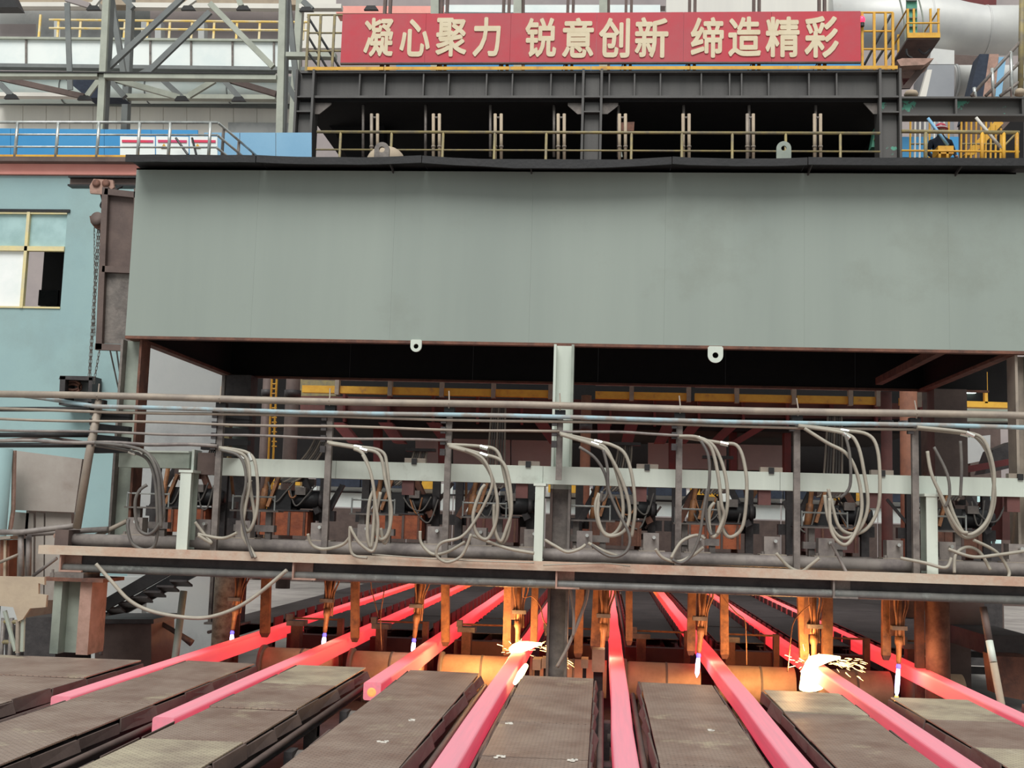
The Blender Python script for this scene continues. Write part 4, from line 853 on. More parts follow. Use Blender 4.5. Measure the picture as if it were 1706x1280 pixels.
# bright far wall panels low in the hall
fw_ = thing('far_panel_screen', 'row of pale far wall panels low in the hall behind the carriages', 'screen', (0, 44, 0))
for k in range(18):
    x0 = A(380, 830, 44).x + k*1.75
    obj('panel', MB().box((x0, 44, A(950, 856, 44).z), (x0+1.7, 44.1, A(950, 812, 44).z)), M['panelwhite'], fw_)
    obj('lower_panel', MB().box((x0, 44, 0), (x0+1.7, 44.1, A(950, 858, 44).z)), M['brown'], fw_)
    if k % 3 == 1: obj('ochre_box', MB().box((x0+.1, 43.4, A(950, 822, 44).z), (x0+1.2, 43.9, A(950, 806, 44).z)), M['yellow'], fw_)
    else: obj('blue_band', MB().box((x0, 43.6, A(950, 822, 44).z), (x0+1.7, 43.9, A(950, 808, 44).z)), M['cloth'], fw_)
obj('dark_line', MB().box((A(380, 830, 44).x, 43.9, A(950, 832, 44).z), (A(1640, 830, 44).x, 44, A(950, 829, 44).z)), M['darksteel'], fw_)
# bright window grid at the right low
gw = thing('bright_window', 'bright teal window grid with dark bars at the right, behind the hoses', 'window', (A(1640, 860, 24).x, 24, 0))
obj('pane', MB().slab([(1602, 906), (1668, 906), (1668, 812), (1602, 812)], 24.2, .05), mat('bright_pane', (196,226,224), (180,216,216), 1, .3, emit=(190,226,224), est=.35, bump=0), gw)
obj('sill', MB().box((A(1602, 906, 24).x, 24, 0), (A(1668, 906, 24).x, 24.25, A(1640, 906, 24).z)), M['darksteel'], gw)
for x0, x1 in ((1612, 1616), (1617, 1628), (1642, 1646), (1655, 1658)): obj('bar', MB().slab([(x0, 906), (x1, 906), (x1, 812), (x0, 812)], 24, .1), M['darksteel'], gw)
for y0, y1, s in ((838, 842, 0), (858, 866, 12), (884, 880, -8)): obj('cross_bar', MB().bar(A(1602, y0, 23.95), A(1670, y1+s, 23.95), .05, .07), M['darksteel'], gw)
for k, (pix, Y, d, m, lab, cat, nm) in enumerate([
   ([(1606, 702), (1690, 702), (1690, 680), (1606, 676)], 22, .3, 'palegreen', 'greenish panel under the short yellow beam at the right', 'panel', 'green_panel'),
   ([(1604, 678), (1690, 680), (1690, 671), (1604, 668)], 21.5, .25, 'yellow', 'short yellow beam between the right columns', 'beam', 'short_yellow_beam'),
   ([(1641, 672), (1646, 672), (1645, 620), (1640, 620)], 21.5, .1, 'yellow', 'yellow upright on the short yellow beam at the right', 'post', 'yellow_upright'),
   ([(1600, 655), (1626, 655), (1626, 652), (1600, 652)], 25.9, .1, 'lamp', 'lit tube lamp in the dark gap at the right', 'lamp', 'tube_lamp'),
   ([(1596, 700), (1692, 712), (1692, 560), (1596, 560)], 26, .2, 'soot_and_shade', 'black sheet standing for the dark opening behind the right hood column', 'wall', 'dark_screen'),  # shade of an opening, painted as a black sheet
   ([(1640, 790), (1700, 776), (1706, 760), (1690, 735), (1655, 750)], 18.5, .5, 'darksteel', 'dark drum shaped guard at the right edge above the pale beam', 'guard', 'dark_guard'),
   ([(1600, 790), (1720, 768), (1720, 758), (1600, 779)], 18, .3, 'darkred', 'dark red sloping beam at the right edge above the pale beam', 'beam', 'sloping_beam'),
   ([(1670, 900), (1720, 900), (1720, 812), (1670, 812)], 17.5, .5, 'maroon', 'dark machine housing at the right edge under the pale beam', 'housing', 'machine_housing'),
   ([(1602, 775), (1650, 765), (1650, 725), (1602, 730)], 21, .2, 'greywall', 'grey panel behind the right hoses above the pale beam', 'panel', 'grey_panel'),
   ([(500, 660), (560, 660), (560, 632), (500, 632)], 33, .2, 'olive', 'olive panel above the left end of the yellow beam', 'panel', 'olive_panel')]):
    tslab(nm, lab, cat, pix, Y, d, m)
# ================================================================== LEFT SIDE OF THE FLOOR
eb = thing('rounded_enclosure', 'tall grey brown sheet metal enclosure at the left, behind the pipes', 'enclosure', (A(80, 900, 16).x, 16, 0))
p_, q_ = A(20, 752, 15.2), A(138, 766, 16.2)
def panel3(nm, pts, th, m, parent): obj(nm, MB().prism(pts, (0, th, 0)), M[m], parent)
panel3('upper_sheet', [A(24, 850, 15.5), A(124, 854, 15.5), A(137, 765, 15.5), A(26, 751, 15.5)], .05, 'box', eb)
for a, b in ((20, 55), (58, 72), (74, 118)): panel3('lower_sheet', [A(a, 1000, 15.6), A(b, 1000, 15.6), A(b+1, 856, 15.6), A(a+2, 853, 15.6)], .05, 'box', eb)
obj('corner_edge', MB().tube([A(16, 890, 15.15), A(22, 850, 15.15), A(24, 751, 15.15)], .03, 8), M['rustpaint'], eb)
obj('side_sheet', MB().box((A(26, 800, 15.2).x-.02, 15.6, 0), (A(26, 800, 15.2).x+.02, 17, A(26, 751, 15.2).z-.05)), M['box'], eb)
tag(obj('teal_tank', MB().tube([(A(-14, 860, 15.0).x, 15.0, 0), (A(-14, 860, 15.0).x, 15.0, A(0, 748, 15).z)], .2, 24), M['teal'], None, True), 'pale teal cylinder tank cut by the left edge', 'tank')
for k, (pts, r, m, lab) in enumerate([([(0,887),(38,887),(95,880),(128,876)], .035, 'greypipe', 'upper grey pipe bending along the left end of the platform'), ([(35,890),(36,960)], .035, 'greypipe', 'vertical grey pipe at the left, nearest the edge'),
   ([(48,893),(47,960)], .035, 'greypipe', 'second vertical grey pipe at the left'), ([(48,891),(60,889),(180,882)], .035, 'greypipe', 'lower grey pipe running right behind the platform end'),
   ([(150,897),(180,884),(212,868)], .028, 'tanpipe', 'short tan pipe sloping up at the left end of the platform'), ([(55,960),(95,930)], .02, 'greypipe', 'thin grey pipe sloping under the platform end'), ([(0,937),(32,924)], .02, 'tanpipe', 'thin tan pipe at the left edge')]):
    tag(obj('floor_pipe', MB().tube([A(x, y, 13.6+.05*k) for x, y in pts], r, 10), M[m], None, True), lab, 'pipe')
hp = thing('funnel_plate', 'tan funnel shaped plate on thin legs at the lower left edge', 'plate', (A(35, 1085, 12.6).x, 12.6, .92))
obj('plate', MB().slab([(-20, 960), (74, 962), (74, 975), (64, 972), (64, 990), (78, 992), (76, 1012), (50, 1014), (38, 1032), (30, 1036), (22, 1012), (-20, 1008)], 12.6, .04), M['sand'], hp)
for (a, b, m) in (((30, 1034), (29, 1088), 'tanpipe'), ((39, 1030), (37, 1086), 'palegreen'), ((8, 1018), (26, 1085), 'palegreen')): obj('leg', MB().tube([A(*a, 12.65), A(*b, 12.65)], .025, 8), M[m], hp)
cx0 = thing('orange_cabinet', 'orange and tan upright post at the far left below the pipes', 'post', (A(8, 960, 14).x, 14, 0))
obj('post', MB().slab([(0, 985), (14, 985), (16, 900), (0, 900)], 14, .2), M['orangebeam'], cx0); obj('pale_strip', MB().slab([(5, 985), (9, 985), (10, 900), (6, 900)], 13.97, .03), M['sand'], cx0); obj('top_plate', MB().slab([(-8, 900), (17, 898), (17, 893), (-8, 895)], 13.9, .4), M['tanpipe'], cx0)
sc_ = thing('black_conveyor', 'black sloping stair stringers under the left end of the platform', 'stair', (A(230, 1000, 17).x, 17, 0))
for k, o_ in enumerate((0, 26)):
    obj('stringer', MB().slab([(150, 1012+o_*.9), (160, 1026+o_*.9), (330, 958+o_-26), (300, 950+o_-26)], 16.8+.5*k, .08), M['black'], sc_)
for k in range(7): obj('tread', MB().bar(A(165+22*k, 1022-9*k, 16.85), A(175+22*k, 1030-9*k, 17.35), .25, .03), M['darksteel'], sc_)
tag(obj('low_plinth', MB().slab([(158, 1215), (252, 1215), (252, 1040), (158, 1040)], 14.6, .8), M['brown']), 'dark brown plinth right of the support column, under the hanging hose', 'plinth')
tag(obj('plinth_cap', MB().slab([(152, 1039.5), (256, 1039.5), (256, 1032), (152, 1032)], 14.5, 1.0), M['darksteel']), 'dark steel cap plate lying on the brown plinth', 'plate')
struct('wall_low', MB().slab([(-60, 1300), (236, 1300), (236, 962), (-60, 955)], 18.2, .2), M['greywall'])
lr0 = thing('low_pipe_frame', 'low grey tube frame with cross bars behind the funnel plate', 'frame', (A(20, 1080, 14.8).x, 14.8, 0))
for px in (6, 20, 34): obj('upright', MB().tube([Vector((A(px, 1060, 14.8).x, 14.8, 0)), A(px, 1030, 14.8)], .03, 8), M['midsteel'], lr0, True)
for py in (1036, 1070): obj('cross_bar', MB().tube([A(4, py, 14.8), A(40, py+1, 14.8)], .028, 8), M['olive'], lr0, True)
obj('dark_sheet', MB().slab([(8, 1200), (38, 1200), (38, 1042), (8, 1041)], 15.0, .04), M['darksteel'], lr0)
tag(obj('dark_trough', MB().slab([(38, 1225), (92, 1225), (92, 1028), (40, 1030)], 14.0, 1.0), M['darksteel']), 'dark metal trough left of the support column', 'trough')
tag(obj('leaning_pipe', MB().tube([A(306, 985, 14.3), Vector((A(283, 1120, 14.0).x, 14.0, 0.0))], .045, 12), M['palegreen'], None, True), 'pale grey pipe leaning under the platform left of the leftmost torch', 'pipe')
tag(obj('upright_hose', MB().curve([A(163, 1025, 14.2), A(169, 1032, 14.2), A(171, 1060, 14.2), A(168, 1092, 14.2)], .025, 8, 6), M['greypipe'], None, True), 'short grey hose standing right of the rusty support column', 'hose')
tag(obj('black_lever', MB().tube([A(270, 1040, 15), A(300, 1058, 15), A(320, 1072, 15)], [.03,.035,.05], 8), M['midsteel'], None, True), 'greasy lever arm lying right of the brown plinth', 'lever')
ls = thing('round_pier', 'scorched grey brown round pier under the platform, left of the first torch', 'pier', (A(368, 1080, 17).x, 17, 0))
obj('pier', MB().tube([(A(371, 1060, 17).x, 17, 0), (A(371, 1060, 17).x, 17, 2.0)], .16, 20), mat('scorched_pier', (150,136,120), (104,84,72), 9, .8, 0, .3), ls, True)
obj('back_plate', MB().box((A(352, 1060, 17).x, 17.15, 0), (A(392, 1060, 17).x, 17.2, 2.0)), M['rust'], ls)
rk = thing('far_shelf', 'small black rack standing on the pale floor beyond the platform at the left', 'rack', (A(325, 1020, 24).x, 24, 0))
for px in (290, 335, 344): obj('upright', MB().slab([(px, 1056), (px+3, 1056), (px+4, 958), (px+1, 958)], 24, .1), M['black'], rk)
for py in (965, 985, 1005, 1016): obj('shelf', MB().slab([(290, py+2), (344, py+2), (344, py-1), (290, py-1)], 24, .5), M['midsteel'], rk)
tag(obj('yellow_bollard', MB().tube([(A(295, 965, 23.5).x, 23.5, 0), (A(295, 965, 23.5).x, 23.5, 1.45)], .07, 12), M['yellow'], None, True), 'small yellow bollard by the far black rack', 'bollard')
# right side under the platform
rp = thing('round_pier', 'brown rust lit pier under the platform beside the rightmost torch', 'pier', (A(1562, 1080, 15).x, 15, 0))
obj('pier', MB().tube([(A(1562, 1060, 15).x, 15, 0), (A(1562, 1060, 15).x, 15, 1.9)], .145, 20), mat('rust_pier', (150,104,82), (112,72,58), 6, .8, 0, .2), rp, True)
obj('side_angle', MB().box((A(1530, 1060, 15).x, 15.1, 0), (A(1544, 1060, 15).x, 15.2, 1.9)), M['rust'], rp)
rb_ = thing('banded_pole', 'slanting pole banded brown and pale at the right below the platform', 'pole', (A(1650, 1150, 13.3).x, 13.3, 0))
P = [A(1638, 1012, 13.4), A(1648, 1068, 13.3), A(1655, 1104, 13.2), A(1690, 1290, 13.1)]
for k, m in enumerate(('brown', 'white', 'sand')): obj('band', MB().tube([P[k], P[k+1]], .04, 12), M[m], rb_, True)
for k, (pix, Y, d, m, lab, cat, nm) in enumerate([
   ([(1580, 1062), (1640, 1062), (1640, 1000), (1580, 1000)], 17, .3, 'brown', 'brown sheet panel right of the rust lit pier', 'panel', 'brown_panel'),
   ([(1640, 1090), (1720, 1092), (1720, 1060), (1640, 1058)], 15.5, 1.5, 'darksteel', 'dark plate box at the right edge beyond the banded pole', 'box', 'plate_box'),
   ([(1668, 1160), (1720, 1170), (1720, 1096), (1660, 1094)], 14.3, .5, 'rust', 'rusty housing at the lower right edge', 'housing', 'rusty_housing')]): tslab(nm, lab, cat, pix, Y, d, m)
# ================================================================== LEFT: HOIST, BROWN DOOR, BOX
YK = 16.5
hb = thing('hoist_beam', 'short black I beam sticking out left of the hood for the hoist', 'beam', (A(170, 310, YK).x, YK, A(170, 310, YK).z))
z0, z1 = A(170, 311, YK).z, A(170, 297, YK).z
obj('web', MB().box((A(117, 304, YK).x, YK-.01, z0), (hx0, YK+.01, z1)), M['brown'], hb)
for z in (z0, z1): obj('flange', MB().box((A(117, 304, YK).x, YK-.08, z-.012), (hx0, YK+.08, z+.012)), M['black'], hb)
ho = thing('chain_hoist', 'rusty orange chain hoist with trolley hanging from the black beam', 'hoist', (A(168, 340, YK).x, YK, A(168, 385, YK).z))
obj('trolley', MB().slab([(150, 322), (176, 324), (190, 312), (188, 300), (156, 298), (149, 310)], YK-.14, .05).slab([(152, 322), (176, 324), (186, 312), (184, 300), (158, 300)], YK+.1, .05), M['rustpaint'], ho)
for px, py in ((160, 305), (176, 305)):
    c = A(px, py, YK-.16); obj('wheel', MB().lathe(c, (0,1,0), [(0,0),(.06,0),(.06,.05),(0,.05)], 16), M['rust'], ho, True)
obj('hook', MB().tube(spline([A(169, 324, YK), A(171, 335, YK), A(168, 343, YK), A(173, 350, YK), A(172, 358, YK)], 5), .02, 8), M['black'], ho, True)
c = A(166, 368, YK)
obj('hoist_body', MB().slab([(149, 360), (172, 357), (180, 365), (178, 378), (168, 383), (158, 380), (151, 371)], YK-.1, .2), M['rust'], ho)
obj('chain_wheel', MB().lathe((A(168,370,YK).x, YK-.16, c.z), (0,1,0), [(0,0),(.09,0),(.1,.02),(.09,.05),(0,.05)], 20), M['brown'], ho, True)
for k, (x0, y0, x1, y1) in enumerate(((157, 380, 158, 560), (163, 383, 148, 628), (166, 383, 150, 628), (170, 560, 156, 640))):
    a, b = A(x0, y0, YK-.05), A(x1, y1, YK-.05); ch = MB(); n = int((b-a).length/.05); u = (b-a)/n
    for j in range(n):
        p = a + u*j; s_ = Vector((1,0,0)) if j % 2 else Vector((0,1,0))
        hw = .012 if k else .008
        ch.tube([p + s_*hw - u*.12, p + s_*hw + u*1.0, p - s_*hw + u*1.0, p - s_*hw - u*.12, p + s_*hw - u*.12], .0055 if k else .004, 4)
    o = obj('chain', ch, M['midsteel'], ho); 
dr = thing('brown_panel_door', 'tall brown framed steel panel standing against the left end of the hood', 'panel', (A(192, 580, 16).x, 16, A(192, 580, 16).z))
d0 = [A(162, 583, 16), A(174, 313, 16), A(230, 313, 16), A(226, 583, 16)]
obj('upper_sheet', MB().slab([(172, 448), (222, 450), (226, 330), (177, 326)], 16.04, .02), M['brown'], dr)
obj('lower_sheet', MB().slab([(166, 572), (220, 574), (222, 452), (172, 450)], 16.04, .02), M['midsteel'], dr)
for (a, b) in (((166, 583), (177, 313)), ((224, 585), (230, 315)), ): obj('stile', MB().bar(A(*a, 16), A(*b, 16), .09, .08, (0,1,0)), M['brown'], dr)
for px in (180, 222): obj('strap', MB().bar(A(px, 322, 16), Vector((A(px, 322, 16).x, YK-.07, z0-.02)), .05, .02), M['black'], dr)
for (a, b) in (((160, 578), (224, 581)), ((176, 320), (230, 326)), ((172, 449), (222, 451))): obj('rail', MB().bar(A(*a, 16), A(*b, 16), .08, .09, (0,0,1)), M['brown'], dr)
jb = thing('junction_cabinet', 'open grey junction box on the teal wall with brown coils inside', 'cabinet', (A(127, 672, 18.8).x, 18.8, A(127, 675, 18.8).z))
obj('back_plate', MB().slab([(106, 672), (152, 674), (153, 630), (108, 629)], 18.95, .03), M['greywall'], jb)
for pix in ([(98, 673), (107, 673), (109, 627), (100, 627)], [(146, 675), (152, 675), (154, 629), (148, 629)], [(98, 632), (154, 634), (154, 627), (100, 626)], [(98, 675), (152, 676), (152, 670), (98, 668)]): obj('side', MB().slab(pix, 18.6, .36), M['darksteel'], jb)
obj('coil', MB().tube([A(122, 650, 18.75)+Vector((.13*math.cos(k*.5), 0, .09*math.sin(k*.5)+.004*k)) for k in range(26)], .025, 6), M['rust'], jb, True)
for (x0, y0, x1, y1, lab) in ((183, 585, 200, 660, 'thin grey stay rod below the brown panel, left one'), (194, 585, 202, 640, 'thin grey stay rod below the brown panel, right one')):
    tag(obj('stay_rod', MB().tube([A(x0, y0-3, 16.0), A(x1, y1, 17.5)], .012, 6), M['midsteel']), lab, 'rod')
wl2 = thing('wall_lamp', 'small glowing white lamp behind the pipes left of the hood back column', 'lamp', A(373, 722, 17.3))
obj('lamp_tube', MB().tube([A(366, 723, 17.3), A(382, 714, 17.3)], .045, 12), M['lamp'], wl2, True)
obj('bracket', MB().box(A(370, 732, 17.32), A(376, 722, 17.4)), M['midsteel'], wl2)
tag(obj('olive_post', MB().slab([(369, 770), (380, 770), (383, 690), (372, 690)], 17.1, .15), M['olive']), 'olive green post under the small glowing lamp', 'post')
# ================================================================== BALCONY ABOVE THE LEFT WALL
YBc = YL - .15; zr = [A(150, p, YBc).z for p in (204, 224.5, 245)]; zs = slabz + .08
br = thing('balcony_railing', 'bright steel balcony railing with three rails above the pink band', 'railing', (A(180, 265, YBc).x, YBc, zs))
xe = A(363, 207, YBc).x
for px in (27, 95, 163, 231, 282, 349): x = A(px, 235, YBc).x; obj('post', MB().tube([(x, YBc, zs), (x, YBc, zr[0])], .03, 8), M['steelrail'], br, True)
for z in zr:
    obj('rail', MB().tube([(-14, YBc, z), (xe, YBc, z)], .026 if z == zr[0] else .018, 8), M['steelrail'], br, True)
    obj('return_rail', MB().tube([(xe, YBc, z), (xe + .15, YBc+2.2, z)], .022, 8), M['steelrail'], br, True)
for k in range(3): obj('return_post', MB().tube([(xe+.05*k, YBc+.7*k+.3, zs), (xe+.05*k, YBc+.7*k+.3, zr[0])], .028, 8), M['midsteel'], br, True)
obj('toe_board', MB().box((-14, YBc-.02, zs), (xe, YBc, zs+.05)), M['yellow'], br)
b0 = A(-60, 262, 20.6); 
bs = thing('blue_hoarding', 'bright blue sheet hoarding behind the balcony railing', 'hoarding', (A(200, 262, 20.6).x, 20.6, zs))
for k in range(5):
    a, b = -60+k*78, -60+(k+1)*78-.6
    obj('sheet', MB().slab([(a, 264), (b, 264), (b, 214+.008*b), (a, 214+.008*a)], 20.6, .03), M['blue'], bs)
bs2 = thing('pale_hoarding', 'pale blue sheet hoarding between the balcony and the gantry column', 'hoarding', (A(430, 258, 21.4).x, 21.4, zs))
for k in range(3): obj('sheet', MB().slab([(340+k*60, 335), (399+k*60, 335), (399+k*60, 221), (340+k*60, 221)], 21.4, .03), M['paleblue'], bs2)
nb = thing('notice_board', 'white notice board with red headings hanging behind the balcony railing', 'notice board', (A(280, 265, 20.3).x, 20.3, zs))
for k, (a, b) in enumerate(((200, 258), (260, 314), (316, 362))):
    obj('board', MB().slab([(a, 266), (b, 266), (b, 228), (a, 227)], 20.3, .02), M['panelwhite'], nb)
    obj('heading', MB().slab([(a+3, 237), (b-3, 237.5), (b-3, 233.5), (a+3, 233)], 20.285, .014), mat('heading_red', (220,60,90), (200,70,120), 4, bump=0), nb)
    if k: obj('warning_triangle', MB().slab([(a+8, 247), (a+18, 247), (a+13, 239)], 20.285, .014), M['yellow'], nb)
for k, (a, b) in enumerate(((293, 231, ), (320, 231))): tag(obj('leaning_tool', MB().tube([A(a, 230, 20.1), A(a+(20 if k == 0 else 7), 258, 20.0)], .022, 6), M['black']), ('black pole leaning before the notice board, left one', 'black pole leaning before the notice board, right one')[k], 'pole')
# ================================================================== GANTRY
YG = 23.5
gz1, gz0 = A(985, 121, YG).z, A(985, 163, YG).z
gxl, gxr = A(499, 190, YG).x, A(1497, 190, YG).x
g = thing('gantry_frame', 'dark grey steel gantry frame with three columns below the red banner', 'gantry', ((gxl+gxr)/2, YG, 0))
zdk = 8.6
obj('top_beam', MB().box((gxl, YG+.1, gz0), (gxr, YG+.13, gz1)), M['gantry'], g)
for z in (gz1, gz0): obj('beam_flange', MB().box((gxl, YG-.08, z-.03), (gxr, YG+.32, z+.02)), M['gantry'], g)
for px in (600, 642, 706, 748, 811, 854, 918, 958, 1015, 1057, 1100, 1168, 1215, 1235, 1280, 1347, 1393):
    x = A(px, 140, YG).x; obj('beam_stiffener', MB().box((x-.015, YG-.06, gz0), (x+.015, YG+.1, gz1)), M['gantry'], g)
for px, w_, m in ((508, .36, 'gantry'), (986, .38, 'gantry'), (1481, .40, 'gantrypatch')):
    x = A(px, 190, YG).x
    obj('column', MB().box((x-w_/2+.04, YG+.02, zdk), (x+w_/2-.04, YG+.06, gz1)), M[m], g)
    for s in (-1, 1): obj('column_flange', MB().box((x+s*w_/2-.025, YG-.14, zdk), (x+s*w_/2+.025, YG+.3, gz1+.03)), M['gantry'], g)
    for zz in (gz0-.02, gz0-.34): obj('diaphragm', MB().box((x-w_/2, YG-.12, zz-.015), (x+w_/2, YG+.1, zz+.015)), M['gantry'], g)
def gus(pix): obj('gusset', MB().slab(pix, YG+.05, .03), M['midsteel'], g)
gus([(524, 166), (552, 166), (552, 174), (532, 190), (524, 190)]); gus([(946, 168), (972, 168), (972, 190), (962, 190), (946, 176)]); gus([(1002, 168), (1030, 168), (1030, 176), (1012, 190), (1002, 190)]); gus([(1437, 166), (1468, 166), (1468, 190), (1455, 190), (1437, 170)])
# right extension beam
rz1, rz0 = A(1600, 164, YG).z, A(1600, 193, YG).z
gr = thing('side_girder', 'grey girder with green paint patches running right from the gantry', 'girder', (A(1600, 190, YG).x, YG, rz0))
obj('web', MB().box((A(1499, 180, YG).x, YG+.1, rz0), (9.8, YG+.13, rz1)), M['gantrypatch'], gr)
for z in (rz0, rz1): obj('flange', MB().box((A(1499, 180, YG).x, YG-.06, z-.02), (9.8, YG+.3, z+.02)), M['gantry'], gr)
for px in (1592, 1703): x = A(px, 180, YG).x; obj('stiffener', MB().box((x-.02, YG-.05, rz0), (x+.02, YG+.1, rz1)), M['gantry'], gr)
# deck house behind the gantry, bay shade put into its black walls
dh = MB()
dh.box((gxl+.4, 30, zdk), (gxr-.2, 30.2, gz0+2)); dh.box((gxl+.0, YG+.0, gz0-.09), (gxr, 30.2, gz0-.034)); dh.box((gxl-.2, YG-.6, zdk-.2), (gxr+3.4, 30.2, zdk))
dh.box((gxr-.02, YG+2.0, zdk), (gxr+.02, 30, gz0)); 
struct('deck_house', dh, M['soot_and_shade'])
tag(obj('hopper_side', MB().slab([(530, 166), (640, 166), (640, 262), (578, 262), (560, 225), (533, 188)], YG+1.5, .4), M['soot_and_shade']), 'black hopper side in the shadow behind the left gantry column', 'hopper')
tag(obj('shadow_lamp', MB().ball(A(852, 178, 27), .06, 10, (1.6,1,.6)), mat('dim_lamp', (255,200,110), None, emit=(255,190,90), est=.5, bump=0), None, True), 'faint yellow lamp in the dark behind the gantry', 'lamp')
# railing in front of the deck
YRl = YG - .55
zra, zrb = A(985, 221, YRl).z, A(985, 251, YRl).z
dr_ = thing('deck_railing', 'worn tan railing along the dark deck behind the hood', 'railing', (0, YRl, zdk))
xa, xb2 = A(528, 220, YRl).x, A(1466, 225, YRl).x
for z, r in ((zra, .032), (zrb, .02)): obj('rail', MB().tube([(xa, YRl, z), (xb2, YRl, z)], r, 8), M['olive'], dr_, True)
for px in (567, 652, 738, 824, 910, 1052, 1136, 1220, 1309, 1400): x = A(px, 235, YRl).x; obj('post', MB().tube([(x, YRl, zdk), (x, YRl, zra)], .028, 8), M['olive'], dr_, True)
# hanging rods and paired poles
for k, px in enumerate((605, 709, 817, 923, 1030, 1139, 1248, 1359)):
    t = tag(obj('hanging_rod', MB().tube([A(px, 168, YG+.2), A(px, 262, YG+.2)], .03, 8), M['midsteel'], None, True), 'thin grey hanging rod in the dark gantry bay, %s of eight' % ordp[k], 'rod', 'hanging rods in the gantry bays')
for k, px in enumerate((624, 727, 830, 935, 1037, 1143, 1250, 1362)):
    YG_ = YG - .32
    t = thing('paired_pole', 'pair of pale poles standing in the dark gantry bay, %s of eight' % ordp[k], 'pole', (A(px, 260, YG_).x, YG_, zdk), 'pale pole pairs in the gantry bays')
    for s in (-5, 5):
        a, b = A(px+s, 275, YG_), A(px+s, 190, YG_)
        obj('pole', MB().tube([a, b], .034, 10), M['tanpipe' if (k in (0, 6) and s < 0) else 'sand'], t, True)
        obj('joint', MB().tube([A(px+s, 246, YG_), A(px+s, 243, YG_)], .045, 10), M['tanpipe'], t, True)
    obj('tie', MB().tube([A(px-5, 196, YG_), A(px+5, 196, YG_)], .02, 6), M['midsteel'], t)
hx = thing('hung_valve', 'brown valve box on a post right of the centre gantry column', 'valve', (A(1042, 260, YG-.3).x, YG-.3, zdk))
obj('box', MB().slab([(1030, 218), (1056, 218), (1057, 203), (1029, 204)], YG-.3, .15), M['rust'], hx); obj('pipe', MB().tube([A(1042, 262, YG-.25), A(1042, 218, YG-.25)], .03, 8), M['midsteel'], hx); obj('hose', MB().curve([A(1034, 218, YG-.25), A(1032, 235, YG-.25), A(1036, 262, YG-.25)], .02, 6), M['white'], hx)
# ================================================================== BANNER
YBn = YG - .1
bx0, bx1 = A(569, 62, YBn).x, A(1434, 62, YBn).x; bz1, bz0 = A(1000, 21, YBn).z, A(1000, 103.5, YBn).z
bn = thing('red_banner', 'long red banner board with twelve cream Chinese characters above the gantry', 'banner', ((bx0+bx1)/2, YBn, bz0))
np_ = 6
for k in range(np_):
    a = bx0 + (bx1-bx0)*k/np_; b = bx0 + (bx1-bx0)*(k+1)/np_
    obj('board_panel', MB().box((a+.002, YBn, bz0), (b-.002, YBn+.05, bz1)), M['red'], bn)
obj('bottom_edge', MB().box((bx0, YBn-.01, bz0-.03), (bx1, YBn+.06, bz0)), M['brown'], bn)
CH = [('凝',605,657,30,95),('心',665,718,32,95),('聚',725,779,30,95),('力',787,835,29,95),('锐',874,928,30,96),('意',936,990,30,97),('创',997,1050,30,97),('新',1057,1114,29,97),('缔',1150,1206,29,97),('造',1213,1268,28,95),('精',1275,1332,28,96),('彩',1340,1397,27,97)]
def glyph(ch, off):
    cu = bpy.data.curves.new('glyph', 'FONT'); cu.body = ch; cu.size = 1; cu.extrude = .02; cu.offset = off; cu.resolution_u = 3
    ob = bpy.data.objects.new('glyph', cu); COL.objects.link(ob)
    dg = bpy.context.evaluated_depsgraph_get(); me = bpy.data.meshes.new_from_object(ob.evaluated_get(dg))
    COL.objects.unlink(ob); bpy.data.objects.remove(ob)
    return me
for ch, x0, x1, y0, y1 in CH:
    m0 = glyph(ch, .0)
    bv = [v.co.copy() for v in m0.vertices]; bf = [list(p.vertices) for p in m0.polygons]; bpy.data.meshes.remove(m0)
    if not bv: continue
    av = []; af = []
    for q in range(8):   # embolden the strokes
        n = len(av); ox, oy = .026*math.cos(q*math.pi/4), .026*math.sin(q*math.pi/4)
        av += [(v.x+ox, v.y+oy, v.z + .0004*q) for v in bv]; af += [[i+n for i in f] for f in bf]
    me = bpy.data.meshes.new('character'); me.from_pydata(av, [], af)
    vs = [v.co for v in me.vertices]
    if not vs: continue
    lx, hx_ = min(v.x for v in vs), max(v.x for v in vs); ly, hy = min(v.y for v in vs), max(v.y for v in vs)
    a, b = A(x0, y1, YBn), A(x1, y0, YBn)
    org = root_of(bn)
    for v in me.vertices:
        v.co = Vector((a.x + (v.co.x-lx)/(hx_-lx)*(b.x-a.x), YBn-.006 - v.co.z*.6, a.z + (v.co.y-ly)/(hy-ly)*(b.z-a.z))) - org
    me.materials.clear(); me.materials.append(M['cream'])
    for p in me.polygons: p.use_smooth = False
    o = bpy.data.objects.new('character', me); COL.objects.link(o); o.parent = bn
for px in (640, 735, 838, 945, 1042, 1148, 1255, 1364):
    for s in (0, 9):
        x = A(px+s, 60, YBn+.2).x; obj('support_post', MB().box((x-.03, YBn+.1, gz1+.031), (x+.03, YBn+.2, bz1+.9)), M['brown'], bn)
    x = A(px-14, 112, YBn+.2).x; obj('stay', MB().tube([(x, YBn+.5, gz1), (x+.12, YBn+.1, bz0)], .012, 6), M['black'], bn)
kb = thing('yellow_kick_plate', 'yellow kick plate along the top of the gantry below the banner', 'plate', (0, YG-.1, gz1))
cutk = [512, 640, 850, 985, 1150, 1330, 1496]
for k in range(6): obj('plate', MB().box((A(cutk[k], 118, YG-.1).x, YG-.12, gz1+.02), (A(cutk[k+1], 118, YG-.1).x-.01, YG-.1, gz1+.09)), M['yellow'], kb)
